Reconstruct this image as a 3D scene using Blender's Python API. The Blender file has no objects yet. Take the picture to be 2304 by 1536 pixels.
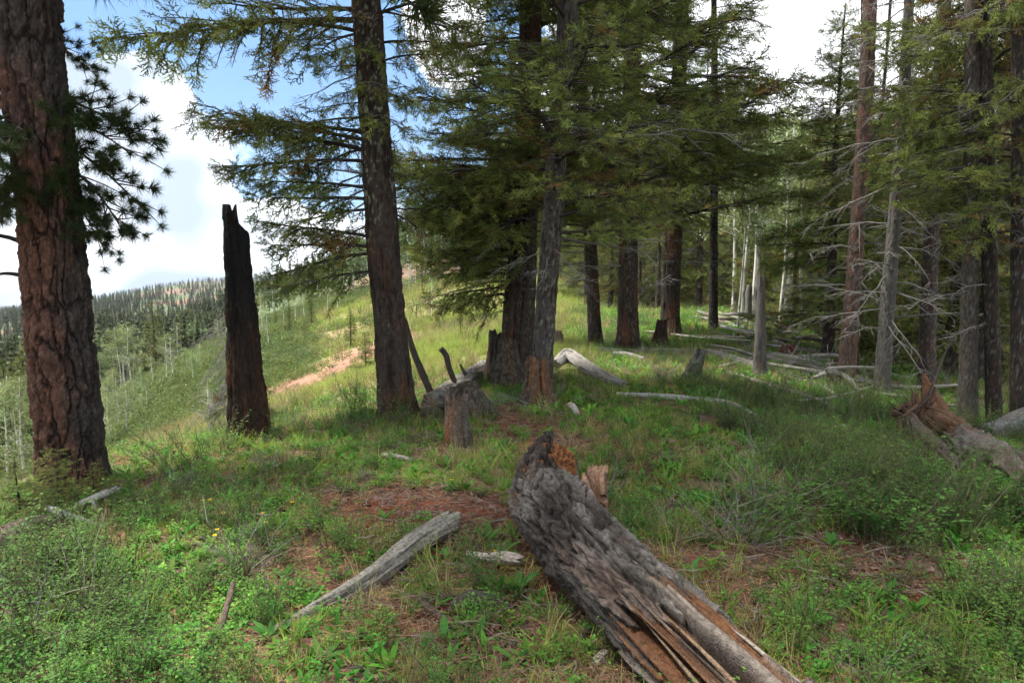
import bpy, math, random
import numpy as np
from mathutils import Vector, Matrix, Euler

SC = bpy.context.scene
COL = SC.collection
R = math.radians

# ------------------------------------------------------------------ camera
F_PX, CX, CY = 1536.0, 1152.0, 768.0       # photo 2304 x 1536, 24 mm on 36 mm
EYE = 1.70
PITCH = R(7.0)
cam_d = bpy.data.cameras.new('camera')
cam_d.lens = 24.0; cam_d.sensor_width = 36.0; cam_d.sensor_fit = 'HORIZONTAL'
cam_d.clip_start = 0.05; cam_d.clip_end = 12000
cam = bpy.data.objects.new('camera', cam_d)
cam.location = (0, 0, EYE); cam.rotation_euler = (R(90) - PITCH, 0, 0)
COL.objects.link(cam); SC.camera = cam

# ------------------------------------------------------------------ sky, sun, exposure
SUN_EL, SUN_AZ = R(62), R(-70)              # azimuth from +Y towards +X (negative: left)
world = bpy.data.worlds.new('World'); SC.world = world
world.use_nodes = True
def build_world():
    nt = world.node_tree; nt.nodes.clear()
    N = nt.nodes.new; L = nt.links.new
    out = N('ShaderNodeOutputWorld'); bg = N('ShaderNodeBackground')
    sky = N('ShaderNodeTexSky'); sky.sky_type = 'NISHITA'; sky.sun_disc = False
    sky.sun_elevation = SUN_EL; sky.sun_rotation = SUN_AZ
    sky.altitude = 2300; sky.air_density = 1.0; sky.dust_density = 0.6; sky.ozone_density = 1.0
    bg.inputs['Strength'].default_value = 0.07
    tc = N('ShaderNodeTexCoord')
    sep = N('ShaderNodeSeparateXYZ'); L(tc.outputs['Generated'], sep.inputs[0])
    def math_(op, a, b=None, c=None):
        n = N('ShaderNodeMath'); n.operation = op
        for i, v in enumerate((a, b, c)):
            if v is None: continue
            if isinstance(v, (int, float)): n.inputs[i].default_value = v
            else: L(v, n.inputs[i])
        return n.outputs[0]
    az = math_('ARCTAN2', sep.outputs['X'], sep.outputs['Y'])
    el = math_('ARCSINE', sep.outputs['Z'])
    # cauliflower noise on the direction vector
    def noise(scale, detail, rough, w=0.0):
        n = N('ShaderNodeTexNoise'); n.noise_dimensions = '3D'
        mp = N('ShaderNodeMapping'); mp.inputs['Location'].default_value = (w, w*1.7, w*.3); mp.inputs['Scale'].default_value = (1, 1, 1.35)
        L(tc.outputs['Generated'], mp.inputs[0]); L(mp.outputs[0], n.inputs['Vector'])
        n.inputs['Scale'].default_value = scale; n.inputs['Detail'].default_value = detail; n.inputs['Roughness'].default_value = rough
        return n.outputs['Fac']
    n_edge = noise(9, 5, .6)
    n_soft = noise(4.5, 2, .55, 7.7)
    ae = N('ShaderNodeCombineXYZ'); L(az, ae.inputs[0]); L(el, ae.inputs[1])
    def vec(op, a, b=None):
        n = N('ShaderNodeVectorMath'); n.operation = op; L(a, n.inputs[0])
        if b is not None: n.inputs[1].default_value = b
        return n.outputs['Value' if op == 'LENGTH' else 'Vector']
    def blob(a0, e0, ra, re): return vec('LENGTH', vec('MULTIPLY_ADD', ae.outputs[0], (1/ra, 1/re, 0)) if False else vec('MULTIPLY', vec('SUBTRACT', ae.outputs[0], (a0, e0, 0)), (1/ra, 1/re, 0)))
    # cumulus heads standing over the valley, others round the horizon
    blobs = [(-.60, .08, .235, .165), (-.485, .195, .065, .06), (-.43, .12, .05, .05), (-.62, .20, .10, .06), (-.40, .01, .26, .075), (-.09, .31, .06, .09), (.45, .22, .42, .34), (-1.4, .25, .6, .3), (2.2, .25, .9, .38), (-2.6, .25, .7, .35)]
    f = None
    for b in blobs:
        o = blob(*b); f = o if f is None else math_('MINIMUM', f, o)
    f = math_('SUBTRACT', 1.0, f)
    high = math_('MULTIPLY_ADD', n_soft, 3.0, -1.55)
    high = math_('ADD', high, math_('MULTIPLY_ADD', el, .8, -.6))
    f = math_('MAXIMUM', f, high)
    f = math_('MAXIMUM', f, math_('MULTIPLY_ADD', math_('ABSOLUTE', el), -2.9, .2))
    f = math_('ADD', f, math_('MULTIPLY_ADD', n_edge, .75, -.375))
    mr = N('ShaderNodeMapRange'); mr.interpolation_type = 'SMOOTHSTEP'
    mr.inputs['From Min'].default_value = -.03; mr.inputs['From Max'].default_value = .07
    L(f, mr.inputs['Value'])
    # body shading of the clouds: grey-blue bellies, white heads
    cr = N('ShaderNodeValToRGB')
    e = cr.color_ramp.elements; e[0].position = .38; e[0].color = (3.4, 4.1, 4.8, 1); e[1].position = .58; e[1].color = (10.5, 10.7, 11.0, 1)
    L(math_('ADD', n_soft, math_('MULTIPLY', math_('SUBTRACT', el, .12), .55)), cr.inputs[0])
    # thin veil brightening the blue
    veil = N('ShaderNodeMix'); veil.data_type = 'RGBA'; veil.inputs[0].default_value = .65
    L(sky.outputs[0], veil.inputs[6]); veil.inputs[7].default_value = (1.25, 3.0, 5.6, 1)
    mix = N('ShaderNodeMix'); mix.data_type = 'RGBA'
    L(mr.outputs[0], mix.inputs[0]); L(veil.outputs[2], mix.inputs[6]); L(cr.outputs[0], mix.inputs[7])
    L(mix.outputs[2], bg.inputs['Color']); L(bg.outputs[0], out.inputs['Surface'])
build_world()
world.cycles.sampling_method = 'MANUAL'; world.cycles.sample_map_resolution = 512
sun_d = bpy.data.lights.new('sun', 'SUN'); sun_d.energy = 4.2; sun_d.angle = R(9); sun_d.color = (1, .95, .88)
sun = bpy.data.objects.new('sun', sun_d); COL.objects.link(sun)
sd = Vector((math.sin(SUN_AZ)*math.cos(SUN_EL), math.cos(SUN_AZ)*math.cos(SUN_EL), math.sin(SUN_EL)))
sun.rotation_euler = sd.to_track_quat('Z', 'Y').to_euler(); sun.location = sd*60
SC.view_settings.view_transform = 'Standard'; SC.view_settings.look = 'None'
SC.view_settings.gamma = 1.0; SC.view_settings.use_curve_mapping = False
SC.view_settings.exposure = 1.5
SC.cycles.use_denoising = True
try: SC.cycles.denoiser = 'OPENIMAGEDENOISE'
except Exception: pass
SC.cycles.max_bounces = 4; SC.cycles.diffuse_bounces = 3; SC.cycles.glossy_bounces = 2; SC.cycles.transmission_bounces = 4
SC.cycles.volume_bounces = 0; SC.cycles.transparent_max_bounces = 4
SC.cycles.use_adaptive_sampling = True; SC.cycles.adaptive_threshold = 0.04; SC.cycles.adaptive_min_samples = 16

# ------------------------------------------------------------------ noise
def _hash(ix, iy, iz):
    h = (ix.astype(np.int64)*374761393 + iy.astype(np.int64)*668265263 + iz.astype(np.int64)*2147483647) & 0xffffffff
    h = ((h ^ (h >> 13))*1274126177) & 0xffffffff
    h = ((h ^ (h >> 16))*2246822519) & 0xffffffff
    return ((h ^ (h >> 15)) & 0xffffff)/float(0xffffff)
def vnoise(P):
    P = np.asarray(P, float); i = np.floor(P); f = P - i; f = f*f*(3 - 2*f); i = i.astype(np.int64)
    x, y, z = i[:, 0], i[:, 1], i[:, 2]; fx, fy, fz = f[:, 0], f[:, 1], f[:, 2]
    def c(a, b, d): return _hash(x+a, y+b, z+d)
    x00 = c(0,0,0)*(1-fx)+c(1,0,0)*fx; x10 = c(0,1,0)*(1-fx)+c(1,1,0)*fx
    x01 = c(0,0,1)*(1-fx)+c(1,0,1)*fx; x11 = c(0,1,1)*(1-fx)+c(1,1,1)*fx
    return (x00*(1-fy)+x10*fy)*(1-fz)+(x01*(1-fy)+x11*fy)*fz
def fbm(P, o=4, g=.5):
    P = np.asarray(P, float); s = np.zeros(len(P)); a = 1.; t = 0.
    for k in range(o):
        s += a*vnoise(P*(2.03**k)+k*17.3); t += a; a *= g
    return s/t
def ridged(P, o=3):
    P = np.asarray(P, float); s = np.zeros(len(P)); a = 1.; t = 0.
    for k in range(o):
        s += a*(1-np.abs(2*vnoise(P*(2.03**k)+k*11.1)-1)); t += a; a *= .5
    return s/t
def worley(u, v, per):
    """F1, F2 and the cell's random value; u wraps after `per` cells"""
    iu, iv = np.floor(u), np.floor(v)
    f1 = np.full(u.shape, 9.); f2 = np.full(u.shape, 9.); rid = np.zeros(u.shape)
    for a in (-1, 0, 1):
        for b in (-1, 0, 1):
            cu, cv = iu+a, iv+b; wu = np.mod(cu, per)
            px = cu+.15+.7*_hash(wu, cv, cu*0+1); py = cv+.1+.8*_hash(wu, cv, cu*0+2)
            d = np.hypot(u-px, v-py)
            near = d < f1
            f2 = np.where(near, f1, np.minimum(f2, d)); rid = np.where(near, _hash(wu, cv, cu*0+3), rid); f1 = np.where(near, d, f1)
    return f1, f2, rid
def sstep(a, b, x): t = np.clip((x-a)/(b-a), 0, 1); return t*t*(3-2*t)

# ------------------------------------------------------------------ the lie of the land
def ray(px, py):
    a = (px-CX)/F_PX; v = (CY-py)/F_PX
    return np.array([a, math.cos(PITCH)+v*math.sin(PITCH), -math.sin(PITCH)+v*math.cos(PITCH)])
def at(px, py, y):
    d = ray(px, py); p = d*(y/d[1]); p[2] += EYE; return p
CTRL = [(0,0,0),(-2,0,0),(2,0,0),(0,-4,0),(-4,-4,-.1),(4,-4,0),(0,3,0),(-1.5,3,-.02),(2,3,-.02),(0,6,.02),(1.5,6.2,.0),(3,5,-.02),(-3.9,6.05,-.28),(-2.6,5,-.10),
        (-4.2,3.5,-.4),(-6.5,5,-1.6),(-9,8,-3.6),(-6,-2,-1.2),(-12,0,-5),(8,0,-.6),(15,2,-2.5),(0,-30,-1),(-40,-30,-18),(40,-30,-10),(0,-300,-40),(-300,-200,-90),(300,-200,-60),
        (-2.9,7.5,-.28),(-1.35,8.1,-.15),(.25,9.2,-.1),(-.8,6.2,0),(4.3,5.8,-.1)]
for px, py, y in [(1410,783,16),(1510,757,19),(1340,776,16.5),(1605,742,21),(1600,700,30),(1280,690,33),(1700,845,10.8),(1900,862,11.3),(1985,892,10.6),(2085,872,12),
                  (2175,952,9),(2240,967,8.8),(1845,800,17.5),(1765,722,27),(2300,900,13),(2300,1000,7.3),
                  (450,1010,7.6),(700,952,8.6),(960,842,11),(950,740,30),(950,790,18),(640,930,19),(740,890,19),(800,850,21),(700,860,29),(430,970,22),(330,1010,14),
                  (780,760,45),(640,800,42),(720,720,60),(860,680,58),(980,640,65),(900,650,74),(1100,620,66),(600,740,66),(380,870,46),(475,990,17.5),(300,940,40),(20,1130,26),
                  (550,745,110),(550,715,200),(600,700,150),(400,825,100),(400,800,150),(400,768,250),(250,820,130),(250,785,210),(420,730,420),(120,730,330),(700,665,140),(900,595,150),(1100,520,170),(120,800,160),(250,745,330),(20,732,520),(300,690,620),(480,672,700),(430,637,1500),(700,630,900),(60,700,1400),
                  (900,560,260),(1150,450,320),(1400,380,400),(1720,310,430),(2100,330,430),(2290,400,400)]:
    CTRL.append(tuple(at(px, py, y)))
CTRL += [(14,22,-3.2),(22,30,-6),(40,45,-9),(70,60,-8),(25,60,-6),(40,110,0),(120,60,0),(8,45,-1.8),(10,80,-1),(200,100,20),(-14,24,-6.6),(-24,30,-11),(-40,45,-17),(-70,60,-28),(-110,110,-38),(-160,200,-46),
         (-60,110,-20),(-200,60,-60),(500,300,110),(-600,300,-60),(-900,900,-60),(900,900,140),(0,2500,0),(-2500,2500,-120),(2500,2500,100),(-3000,0,-150),(3000,0,60),(0,-3000,-150)]
CTRL = np.array(CTRL, float)
def _uv(x, y):
    r = np.hypot(x, y)+1e-9; k = np.log1p(r/5.)/r
    return x*k, y*k, r
def _tps_fit():
    u, v, r = _uv(CTRL[:, 0], CTRL[:, 1]); g = CTRL[:, 2]/(r+4)
    P = np.stack([u, v], 1); n = len(P)
    d2 = ((P[:, None]-P[None])**2).sum(-1); K = np.where(d2 > 0, d2*np.log(d2+1e-12), 0)+np.eye(n)*.004
    A = np.zeros((n+3, n+3)); A[:n, :n] = K; A[:n, n] = 1; A[:n, n+1:] = P; A[n, :n] = 1; A[n+1:, :n] = P.T
    w = np.linalg.solve(A, np.concatenate([g, np.zeros(3)])); return P, w
_TP, _TW = _tps_fit()
BUMPS = []      # local mounds (x, y, radius, height)
def H(x, y):
    x = np.atleast_1d(np.asarray(x, float)); y = np.atleast_1d(np.asarray(y, float))
    out = np.empty(x.shape)
    for s in range(0, len(x), 40000):
        xs, ys = x[s:s+40000], y[s:s+40000]
        u, v, r = _uv(xs, ys)
        d2 = (u[:, None]-_TP[None, :, 0])**2+(v[:, None]-_TP[None, :, 1])**2
        k = d2*np.log(d2+1e-12)
        g = k@_TW[:-3]+_TW[-3]+_TW[-2]*u+_TW[-1]*v
        z = g*(r+4)
        P = np.stack([xs, ys, xs*0], 1)
        amp = np.clip(r/4., 0, 1)
        z = z+(fbm(P*.9+5, 3)-.5)*.12*amp+(fbm(P*4+9, 2)-.5)*.035*(r < 60)
        z += (fbm(P*.05+2, 3)-.5)*np.clip(r/25., 0, 6)
        for bx, by, br, bh in BUMPS: z = z+bh*np.exp(-((xs-bx)**2+(ys-by)**2)/br**2)
        out[s:s+40000] = z
    return out
def h1(x, y): return float(H(x, y)[0])
_TS = np.exp(np.linspace(math.log(1.2), math.log(2500), 900))
def hit(px, py, ymin=0.0):
    """where the line of sight through a photo pixel meets the ground"""
    d = ray(px, py); d = d/d[1]; t = _TS[_TS > ymin]
    z = EYE+d[2]*t; g = H(d[0]*t, t); below = np.nonzero(z < g)[0]
    if len(below) == 0: return np.array([d[0]*60, 60, h1(d[0]*60, 60)])
    i = below[0]; a, b = (t[i-1] if i else t[0]*.9), t[i]
    for _ in range(18):
        m = (a+b)/2
        if EYE+d[2]*m < h1(d[0]*m, m): b = m
        else: a = m
    m = (a+b)/2; return np.array([d[0]*m, m, h1(d[0]*m, m)])

# ------------------------------------------------------------------ meshes
class MB:
    def __init__(s): s.V, s.F, s.C, s.M, s.n = [], [], [], [], 0
    def add(s, V, F, C=(.5, .5, .5), m=0):
        V = np.asarray(V, float); F = np.asarray(F, np.int64)
        s.V.append(V); s.F.append(F+s.n); s.n += len(V)
        C = np.asarray(C, float)
        if C.ndim == 1: C = np.broadcast_to(C, (len(V), 3))
        s.C.append(C); s.M.append(np.full(len(F), m, np.int32)); return s
    def arrays(s): return np.concatenate(s.V), np.concatenate(s.F), np.concatenate(s.C), np.concatenate(s.M)
    def mesh(s, name, mats, smooth=True):
        V, F, C, M = s.arrays(); me = bpy.data.meshes.new(name)
        me.vertices.add(len(V)); me.vertices.foreach_set('co', V.astype(np.float32).ravel())
        me.loops.add(F.size); me.loops.foreach_set('vertex_index', F.astype(np.int32).ravel())
        me.polygons.add(len(F)); me.polygons.foreach_set('loop_start', np.arange(0, F.size, 3, dtype=np.int32))
        for m in (mats if isinstance(mats, (list, tuple)) else [mats]): me.materials.append(m)
        me.polygons.foreach_set('material_index', M)
        me.polygons.foreach_set('use_smooth', np.full(len(F), smooth))
        a = me.color_attributes.new('Col', 'FLOAT_COLOR', 'POINT')
        a.data.foreach_set('color', np.concatenate([C, np.ones((len(C), 1))], 1).astype(np.float32).ravel())
        me.update(calc_edges=True); return me
    def obj(s, name, mats, parent=None, smooth=True, **kw): return link(name, s.mesh(name, mats, smooth), parent, **kw)
def link(name, data, parent=None, loc=None, label=None, cat=None, group=None, kind=None):
    o = bpy.data.objects.new(name, data); COL.objects.link(o)
    if parent is not None: o.parent = parent
    if loc is not None: o.location = loc
    return tag(o, label, cat, group, kind)
def tag(o, label=None, cat=None, group=None, kind=None):
    for k, v in (('label', label), ('category', cat), ('group', group), ('kind', kind)):
        if v: o[k] = v
    return o
def thing(name, loc, label, cat, group=None): return link(name, None, None, tuple(float(c) for c in loc), label, cat, group)
def catmull(P, n):
    P = np.asarray(P, float)
    if len(P) == 2: return P[0]+(P[1]-P[0])*np.linspace(0, 1, n)[:, None]
    Q = np.vstack([2*P[0]-P[1], P, 2*P[-1]-P[-2]]); t = np.linspace(0, len(P)-1-1e-9, n); i = t.astype(int); f = (t-i)[:, None]
    a, b, c, d = Q[i], Q[i+1], Q[i+2], Q[i+3]
    return .5*(2*b+(c-a)*f+(2*a-5*b+4*c-d)*f**2+(3*b-a-3*c+d)*f**3)
def frames(P):
    T = np.gradient(P, axis=0); T /= np.linalg.norm(T, axis=1)[:, None]+1e-12
    ref = np.array([0, 0, 1.]) if abs(T[0, 2]) < .9 else np.array([0., 1, 0])
    A = np.empty_like(P); a = np.cross(T[0], np.cross(ref, T[0])) ; a /= np.linalg.norm(a)
    for i in range(len(P)):
        a = a-T[i]*(a@T[i]); a /= np.linalg.norm(a)+1e-12; A[i] = a
    return T, A, np.cross(T, A)
def grid_faces(n, m, wrap=True):
    i = np.arange(n-1)[:, None]; j = np.arange(m if wrap else m-1)[None]; k = (j+1) % m
    a, b, c, d = i*m+j, i*m+k, (i+1)*m+k, (i+1)*m+j
    return np.concatenate([np.stack([a+0*b, b+0*a, c], -1).reshape(-1, 3), np.stack([a+0*b, c, d+0*a], -1).reshape(-1, 3)])
def tube(P, Rr, sides=6, cap=True):
    P = np.asarray(P, float); Rr = np.broadcast_to(np.asarray(Rr, float), (len(P),))
    T, A, B = frames(P); th = np.arange(sides)*2*math.pi/sides
    V = (P[:, None]+Rr[:, None, None]*(np.cos(th)[None, :, None]*A[:, None]+np.sin(th)[None, :, None]*B[:, None])).reshape(-1, 3)
    F = grid_faces(len(P), sides)
    if cap:
        n = len(V); V = np.vstack([V, P[0], P[-1]]); j = np.arange(sides); k = (j+1) % sides
        F = np.vstack([F, np.stack([np.full(sides, n), k, j], 1), np.stack([np.full(sides, n+1), n-sides+j, n-sides+k], 1)])
    return V, F
def rotz(a): c, s = math.cos(a), math.sin(a); return np.array([[c, -s, 0], [s, c, 0], [0, 0, 1.]])
def basis(x, up=(0, 0, 1)):
    x = np.asarray(x, float); x = x/np.linalg.norm(x); y = np.cross(up, x); ny = np.linalg.norm(y)
    y = np.array([0, 1., 0]) if ny < 1e-6 else y/ny
    return np.stack([x, y, np.cross(x, y)], 1)

# ------------------------------------------------------------------ materials
def vmat(name, rough=.9, var=.35, nscale=12, bump=.0, bscale=60, transl=0., rnd=0., spec=.2, stretch=(1, 1, 1)):
    """colour comes from the mesh's own colour attribute, broken up by noise (and a little per plant)"""
    m = bpy.data.materials.new(name); m.use_nodes = True; nt = m.node_tree; nt.nodes.clear(); N = nt.nodes.new; L = nt.links.new
    out = N('ShaderNodeOutputMaterial'); at_ = N('ShaderNodeAttribute'); at_.attribute_name = 'Col'
    col = at_.outputs['Color']
    tc = N('ShaderNodeTexCoord'); mp = N('ShaderNodeMapping'); mp.inputs['Scale'].default_value = stretch
    L(tc.outputs['Object'], mp.inputs[0])
    if var > 0:
        nz = N('ShaderNodeTexNoise'); nz.inputs['Scale'].default_value = nscale; nz.inputs['Detail'].default_value = 3; L(mp.outputs[0], nz.inputs['Vector'])
        mr = N('ShaderNodeMapRange'); mr.inputs['From Min'].default_value = .25; mr.inputs['From Max'].default_value = .75
        mr.inputs['To Min'].default_value = 1-var; mr.inputs['To Max'].default_value = 1+var; L(nz.outputs['Fac'], mr.inputs['Value'])
        vm = N('ShaderNodeVectorMath'); vm.operation = 'SCALE'; L(col, vm.inputs[0]); L(mr.outputs[0], vm.inputs['Scale']); col = vm.outputs[0]
    if rnd > 0:
        oi = N('ShaderNodeObjectInfo'); hs = N('ShaderNodeHueSaturation')
        m1 = N('ShaderNodeMapRange'); m1.inputs['To Min'].default_value = .5-.045*rnd; m1.inputs['To Max'].default_value = .5+.03*rnd; L(oi.outputs['Random'], m1.inputs['Value'])
        m3 = N('ShaderNodeMath'); m3.operation = 'FRACT'; m4 = N('ShaderNodeMath'); m4.operation = 'MULTIPLY'; m4.inputs[1].default_value = 7.31
        L(oi.outputs['Random'], m4.inputs[0]); L(m4.outputs[0], m3.inputs[0])
        m2 = N('ShaderNodeMapRange'); m2.inputs['To Min'].default_value = 1-.4*rnd; m2.inputs['To Max'].default_value = 1+.35*rnd; L(m3.outputs[0], m2.inputs['Value'])
        L(m1.outputs[0], hs.inputs['Hue']); L(m2.outputs[0], hs.inputs['Value']); L(col, hs.inputs['Color']); col = hs.outputs[0]
    p = N('ShaderNodeBsdfPrincipled'); p.inputs['Roughness'].default_value = rough; p.inputs['Specular IOR Level'].default_value = spec
    L(col, p.inputs['Base Color'])
    if bump > 0:
        nb = N('ShaderNodeTexNoise'); nb.inputs['Scale'].default_value = bscale; nb.inputs['Detail'].default_value = 3; nb.inputs['Roughness'].default_value = .65; L(mp.outputs[0], nb.inputs['Vector'])
        b = N('ShaderNodeBump'); b.inputs['Strength'].default_value = bump; b.inputs['Distance'].default_value = .02; L(nb.outputs['Fac'], b.inputs['Height']); L(b.outputs[0], p.inputs['Normal'])
    sh = p.outputs[0]
    if transl > 0:
        t = N('ShaderNodeBsdfTranslucent'); L(col, t.inputs['Color']); mx = N('ShaderNodeMixShader'); mx.inputs[0].default_value = transl
        L(sh, mx.inputs[1]); L(t.outputs[0], mx.inputs[2]); sh = mx.outputs[0]
    L(sh, out.inputs['Surface']); return m
M_GROUND = vmat('forest_soil', .95, .45, 3.0, .6, 30)
M_BARK = vmat('bark', .92, .5, 45, .9, 80, stretch=(1, 1, .35))
M_WOOD = vmat('dead_wood', .9, .5, 55, .8, 110)
M_ROT = vmat('rotten_wood', .95, .45, 40, .9, 120)
M_TWIG = vmat('twig', .9, 0, 20)
M_NEEDLE = vmat('conifer_needles', .75, 0, 1.6, transl=.22, rnd=.35, spec=.15)
M_LEAF = vmat('green_leaves', .6, 0, 3, transl=.35, rnd=.7, spec=.12)
M_GRASS = vmat('grass_blades', .7, 0, 3, transl=.35, rnd=.6, spec=.08)
M_LITTER = vmat('needle_litter', .9, 0, 10, rnd=.8)
M_ASPEN = vmat('aspen_bark', .8, .2, 12, .2, 40)
M_FLOWER = vmat('yellow_petals', .6, .1, 10, transl=.2)
# ------------------------------------------------------------------ ground
def on(px, py): p = hit(px, py); return p
SOIL = []     # bare reddish patches: x, y, rx, ry, strength
for px, py, rx, ry, s in [(985, 1140, .78, .42, 1.), (1120, 1240, .45, .5, .6), (1240, 1360, .5, .35, .6), (1060, 1420, .6, .3, .5), (1960, 1230, .55, .26, 1.), (2010, 1290, .45, .3, .8), (240, 1095, .5, .2, .8),
                          (1280, 1000, .5, .3, .8), (1480, 1010, .6, .3, .35), (1800, 1120, .3, .2, .4), (60, 1215, .6, .4, .7), (930, 1010, .5, .3, .4), (1500, 1280, .4, .35, .5), (1180, 960, .7, .4, .5)]:
    p = on(px, py); SOIL.append((p[0], p[1], rx, ry, s))
FARSOIL = []
for px, py, rx, ry, s in [(690, 862, 6.5, 4.5, 1.), (780, 805, 4.5, 4.0, .85), (640, 890, 4, 2.2, .8), (405, 970, 2.2, 1.7, 1.), (440, 945, 2.0, 1.8, 1.), (860, 720, 5, 3, .5), (1440, 715, 1.5, .6, .6)]:
    p = on(px, py); FARSOIL.append((p[0], p[1], rx, ry, s))
def soil_mask(x, y):
    P = np.stack([x, y, 0*x], 1); n = fbm(P*2.3+3, 4)-.5; m = np.zeros(len(x))
    for sx, sy, rx, ry, s in SOIL:
        d = np.hypot((x-sx)/rx, (y-sy)/ry)+n*1.3
        m = np.maximum(m, s*(1-sstep(.75, 1.25, d)))
    n2 = fbm(P*.55+8, 4)-.5
    for sx, sy, rx, ry, s in FARSOIL:
        d = np.hypot((x-sx)/rx, (y-sy)/ry)+n2*1.5
        m = np.maximum(m, s*(1-sstep(.6, 1.2, d)))
    return m
_st = hit(690, 912)
def straw_mask(x, y): return np.exp(-((x-_st[0])/5.0)**2-((y-_st[1])/3.2)**2)*sstep(9.5, 12.5, np.hypot(x, y))
def meadow_mask(x, y):
    """open grassy hillside on the left, beyond the shoulder of the ridge"""
    P = np.stack([x, y, 0*x], 1); n = (fbm(P*.12, 3)-.5)*14
    a = np.degrees(np.arctan2(x, y)); r = np.hypot(x, y)
    m = sstep(9, 13, r)*(1-sstep(66, 74, r+n*.6))*(1-sstep(3, 9, a+n*.3))*sstep(-32, -26, a+n*.25)
    lower = 1-sstep(26, 33, r+n*.4)+sstep(-20, -15, a)
    return m*np.clip(lower, 0, 1)
def build_ground():
    ang = np.concatenate([np.linspace(-180, -52, 40, endpoint=False), np.linspace(-52, 52, 420, endpoint=False), np.linspace(52, 180, 40, endpoint=False)])
    rad = np.concatenate([[0.25], np.exp(np.linspace(math.log(.6), math.log(9), 190)), np.exp(np.linspace(math.log(9.2), math.log(120), 190)), np.exp(np.linspace(math.log(124), math.log(2600), 80))])
    a = np.radians(ang); X = (rad[:, None]*np.sin(a)).ravel(); Y = (rad[:, None]*np.cos(a)).ravel()
    Z = H(X, Y); n, m = len(rad), len(ang)
    P = np.stack([X, Y, 0*X], 1); r = np.hypot(X, Y)
    so = soil_mask(X, Y); me = meadow_mask(X, Y)
    n1 = fbm(P*1.3+4, 4); n2 = fbm(P*.16+9, 4); n3 = fbm(P*6, 3)
    near = np.array([.085, .060, .036])*(0.55+.9*n1[:, None])
    duff = np.array([.13, .072, .043])*(.6+.8*n3[:, None])
    k = sstep(.45, .6, n3)[:, None]*.7; C = near*(1-k)+duff*k
    tan = np.array([.33, .30, .15])*(.7+.6*n1[:, None]); grn = np.array([.15, .19, .065])*(.7+.6*n1[:, None])
    kk = (sstep(.40, .58, n2+.25*(n1-.5))*(1-.9*straw_mask(X, Y)))[:, None]; mead = tan*(1-kk)+grn*kk
    C = C*(1-me[:, None])+mead*me[:, None]
    red = np.array([.205, .060, .027])*(.45+1.1*n3[:, None]); redf = np.array([.25, .125, .085])*(.75+.5*n1[:, None])
    red = np.where((r > 11)[:, None], redf, red)
    C = C*(1-so[:, None])+red*so[:, None]
    vs = (sstep(14, 24, r)*sstep(-6, -12, np.degrees(np.arctan2(X, Y)))*(1-me)*(1-so))[:, None]; C = C*(1-vs)+np.array([.13, .155, .06])*(.6+.8*n1[:, None])*vs
    far = sstep(70, 110, r)[:, None]; wood = np.array([.075, .10, .045])*(.6+.9*n2[:, None]); rf = (sstep(.56, .66, fbm(P*.012+4, 4))*.8)[:, None]
    wood = wood*(1-rf)+np.array([.19, .10, .07])*rf
    C = C*(1-far)+wood*far
    Z = Z-so*.05*(r < 9)-((fbm(P*7+2, 3) > .63)*.04)*so*(r < 9)
    V = np.vstack([np.stack([X, Y, Z], 1), [[0, 0, h1(0, 0)]]]); C = np.vstack([C, C[:1]])
    F = grid_faces(n, m); j = np.arange(m); F = np.vstack([F[:, ::-1], np.stack([np.full(m, n*m), (j+1) % m, j], 1)])
    b = MB(); b.add(V, F, C); o = b.obj('ground', M_GROUND, kind='structure')
    o['label'] = 'forest floor of brown duff and red soil, open hillside to the left'
    return o
build_ground()

# ------------------------------------------------------------------ conifer foliage
def spray(rng, L=.18, nsh=6, step=.020, nl=.036, nw=.0125):
    tr = []
    def shoot(o, d, l):
        a = np.cross(d, [0, 0, 1.]); a /= np.linalg.norm(a)+1e-9; b = np.cross(d, a)
        for i in range(max(3, int(l/step))):
            t = (i+.6)/max(3, int(l/step)); p = o+d*l*t; w = rng.uniform(0, 2*math.pi)
            q = d*.6+(a*math.cos(w)+b*math.sin(w)*.6)*.85; q /= np.linalg.norm(q)
            s = np.cross(q, rng.normal(size=3)); s *= nw/2/(np.linalg.norm(s)+1e-9)
            tr.extend([p-s, p+s, p+q*nl*rng.uniform(.7, 1.2)])
        s = a*nw*.35; tr.extend([o-s, o+s, o+d*l*1.05])
    x = np.array([1., 0, 0]); shoot(np.zeros(3), x, L)
    for i in range(nsh):
        t = .12+.75*i/nsh; sd = 1 if i % 2 else -1; an = sd*rng.uniform(.55, .95)
        d = np.array([math.cos(an), math.sin(an), rng.uniform(-.3, .15)]); d /= np.linalg.norm(d)
        shoot(x*L*t, d, L*(.62-.4*t)*rng.uniform(.7, 1.2))
    return np.array(tr)
_rg = np.random.default_rng(11)
SPRAY_HI = [spray(_rg) for _ in range(6)]
SPRAY_MID = [spray(_rg, .24, 4, .03, .055, .018) for _ in range(5)]
SPRAY_LO = [spray(_rg, .42, 3, .085, .14, .045) for _ in range(5)]
def fol_col(rng, warm=.07):
    k = rng.random(); c = np.array([.098, .128, .034])*(1-k)+np.array([.205, .240, .060])*k
    if rng.random() < warm: c = np.array([.21, .135, .045])*rng.uniform(.7, 1.1)
    return c*rng.uniform(.75, 1.2)
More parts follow.
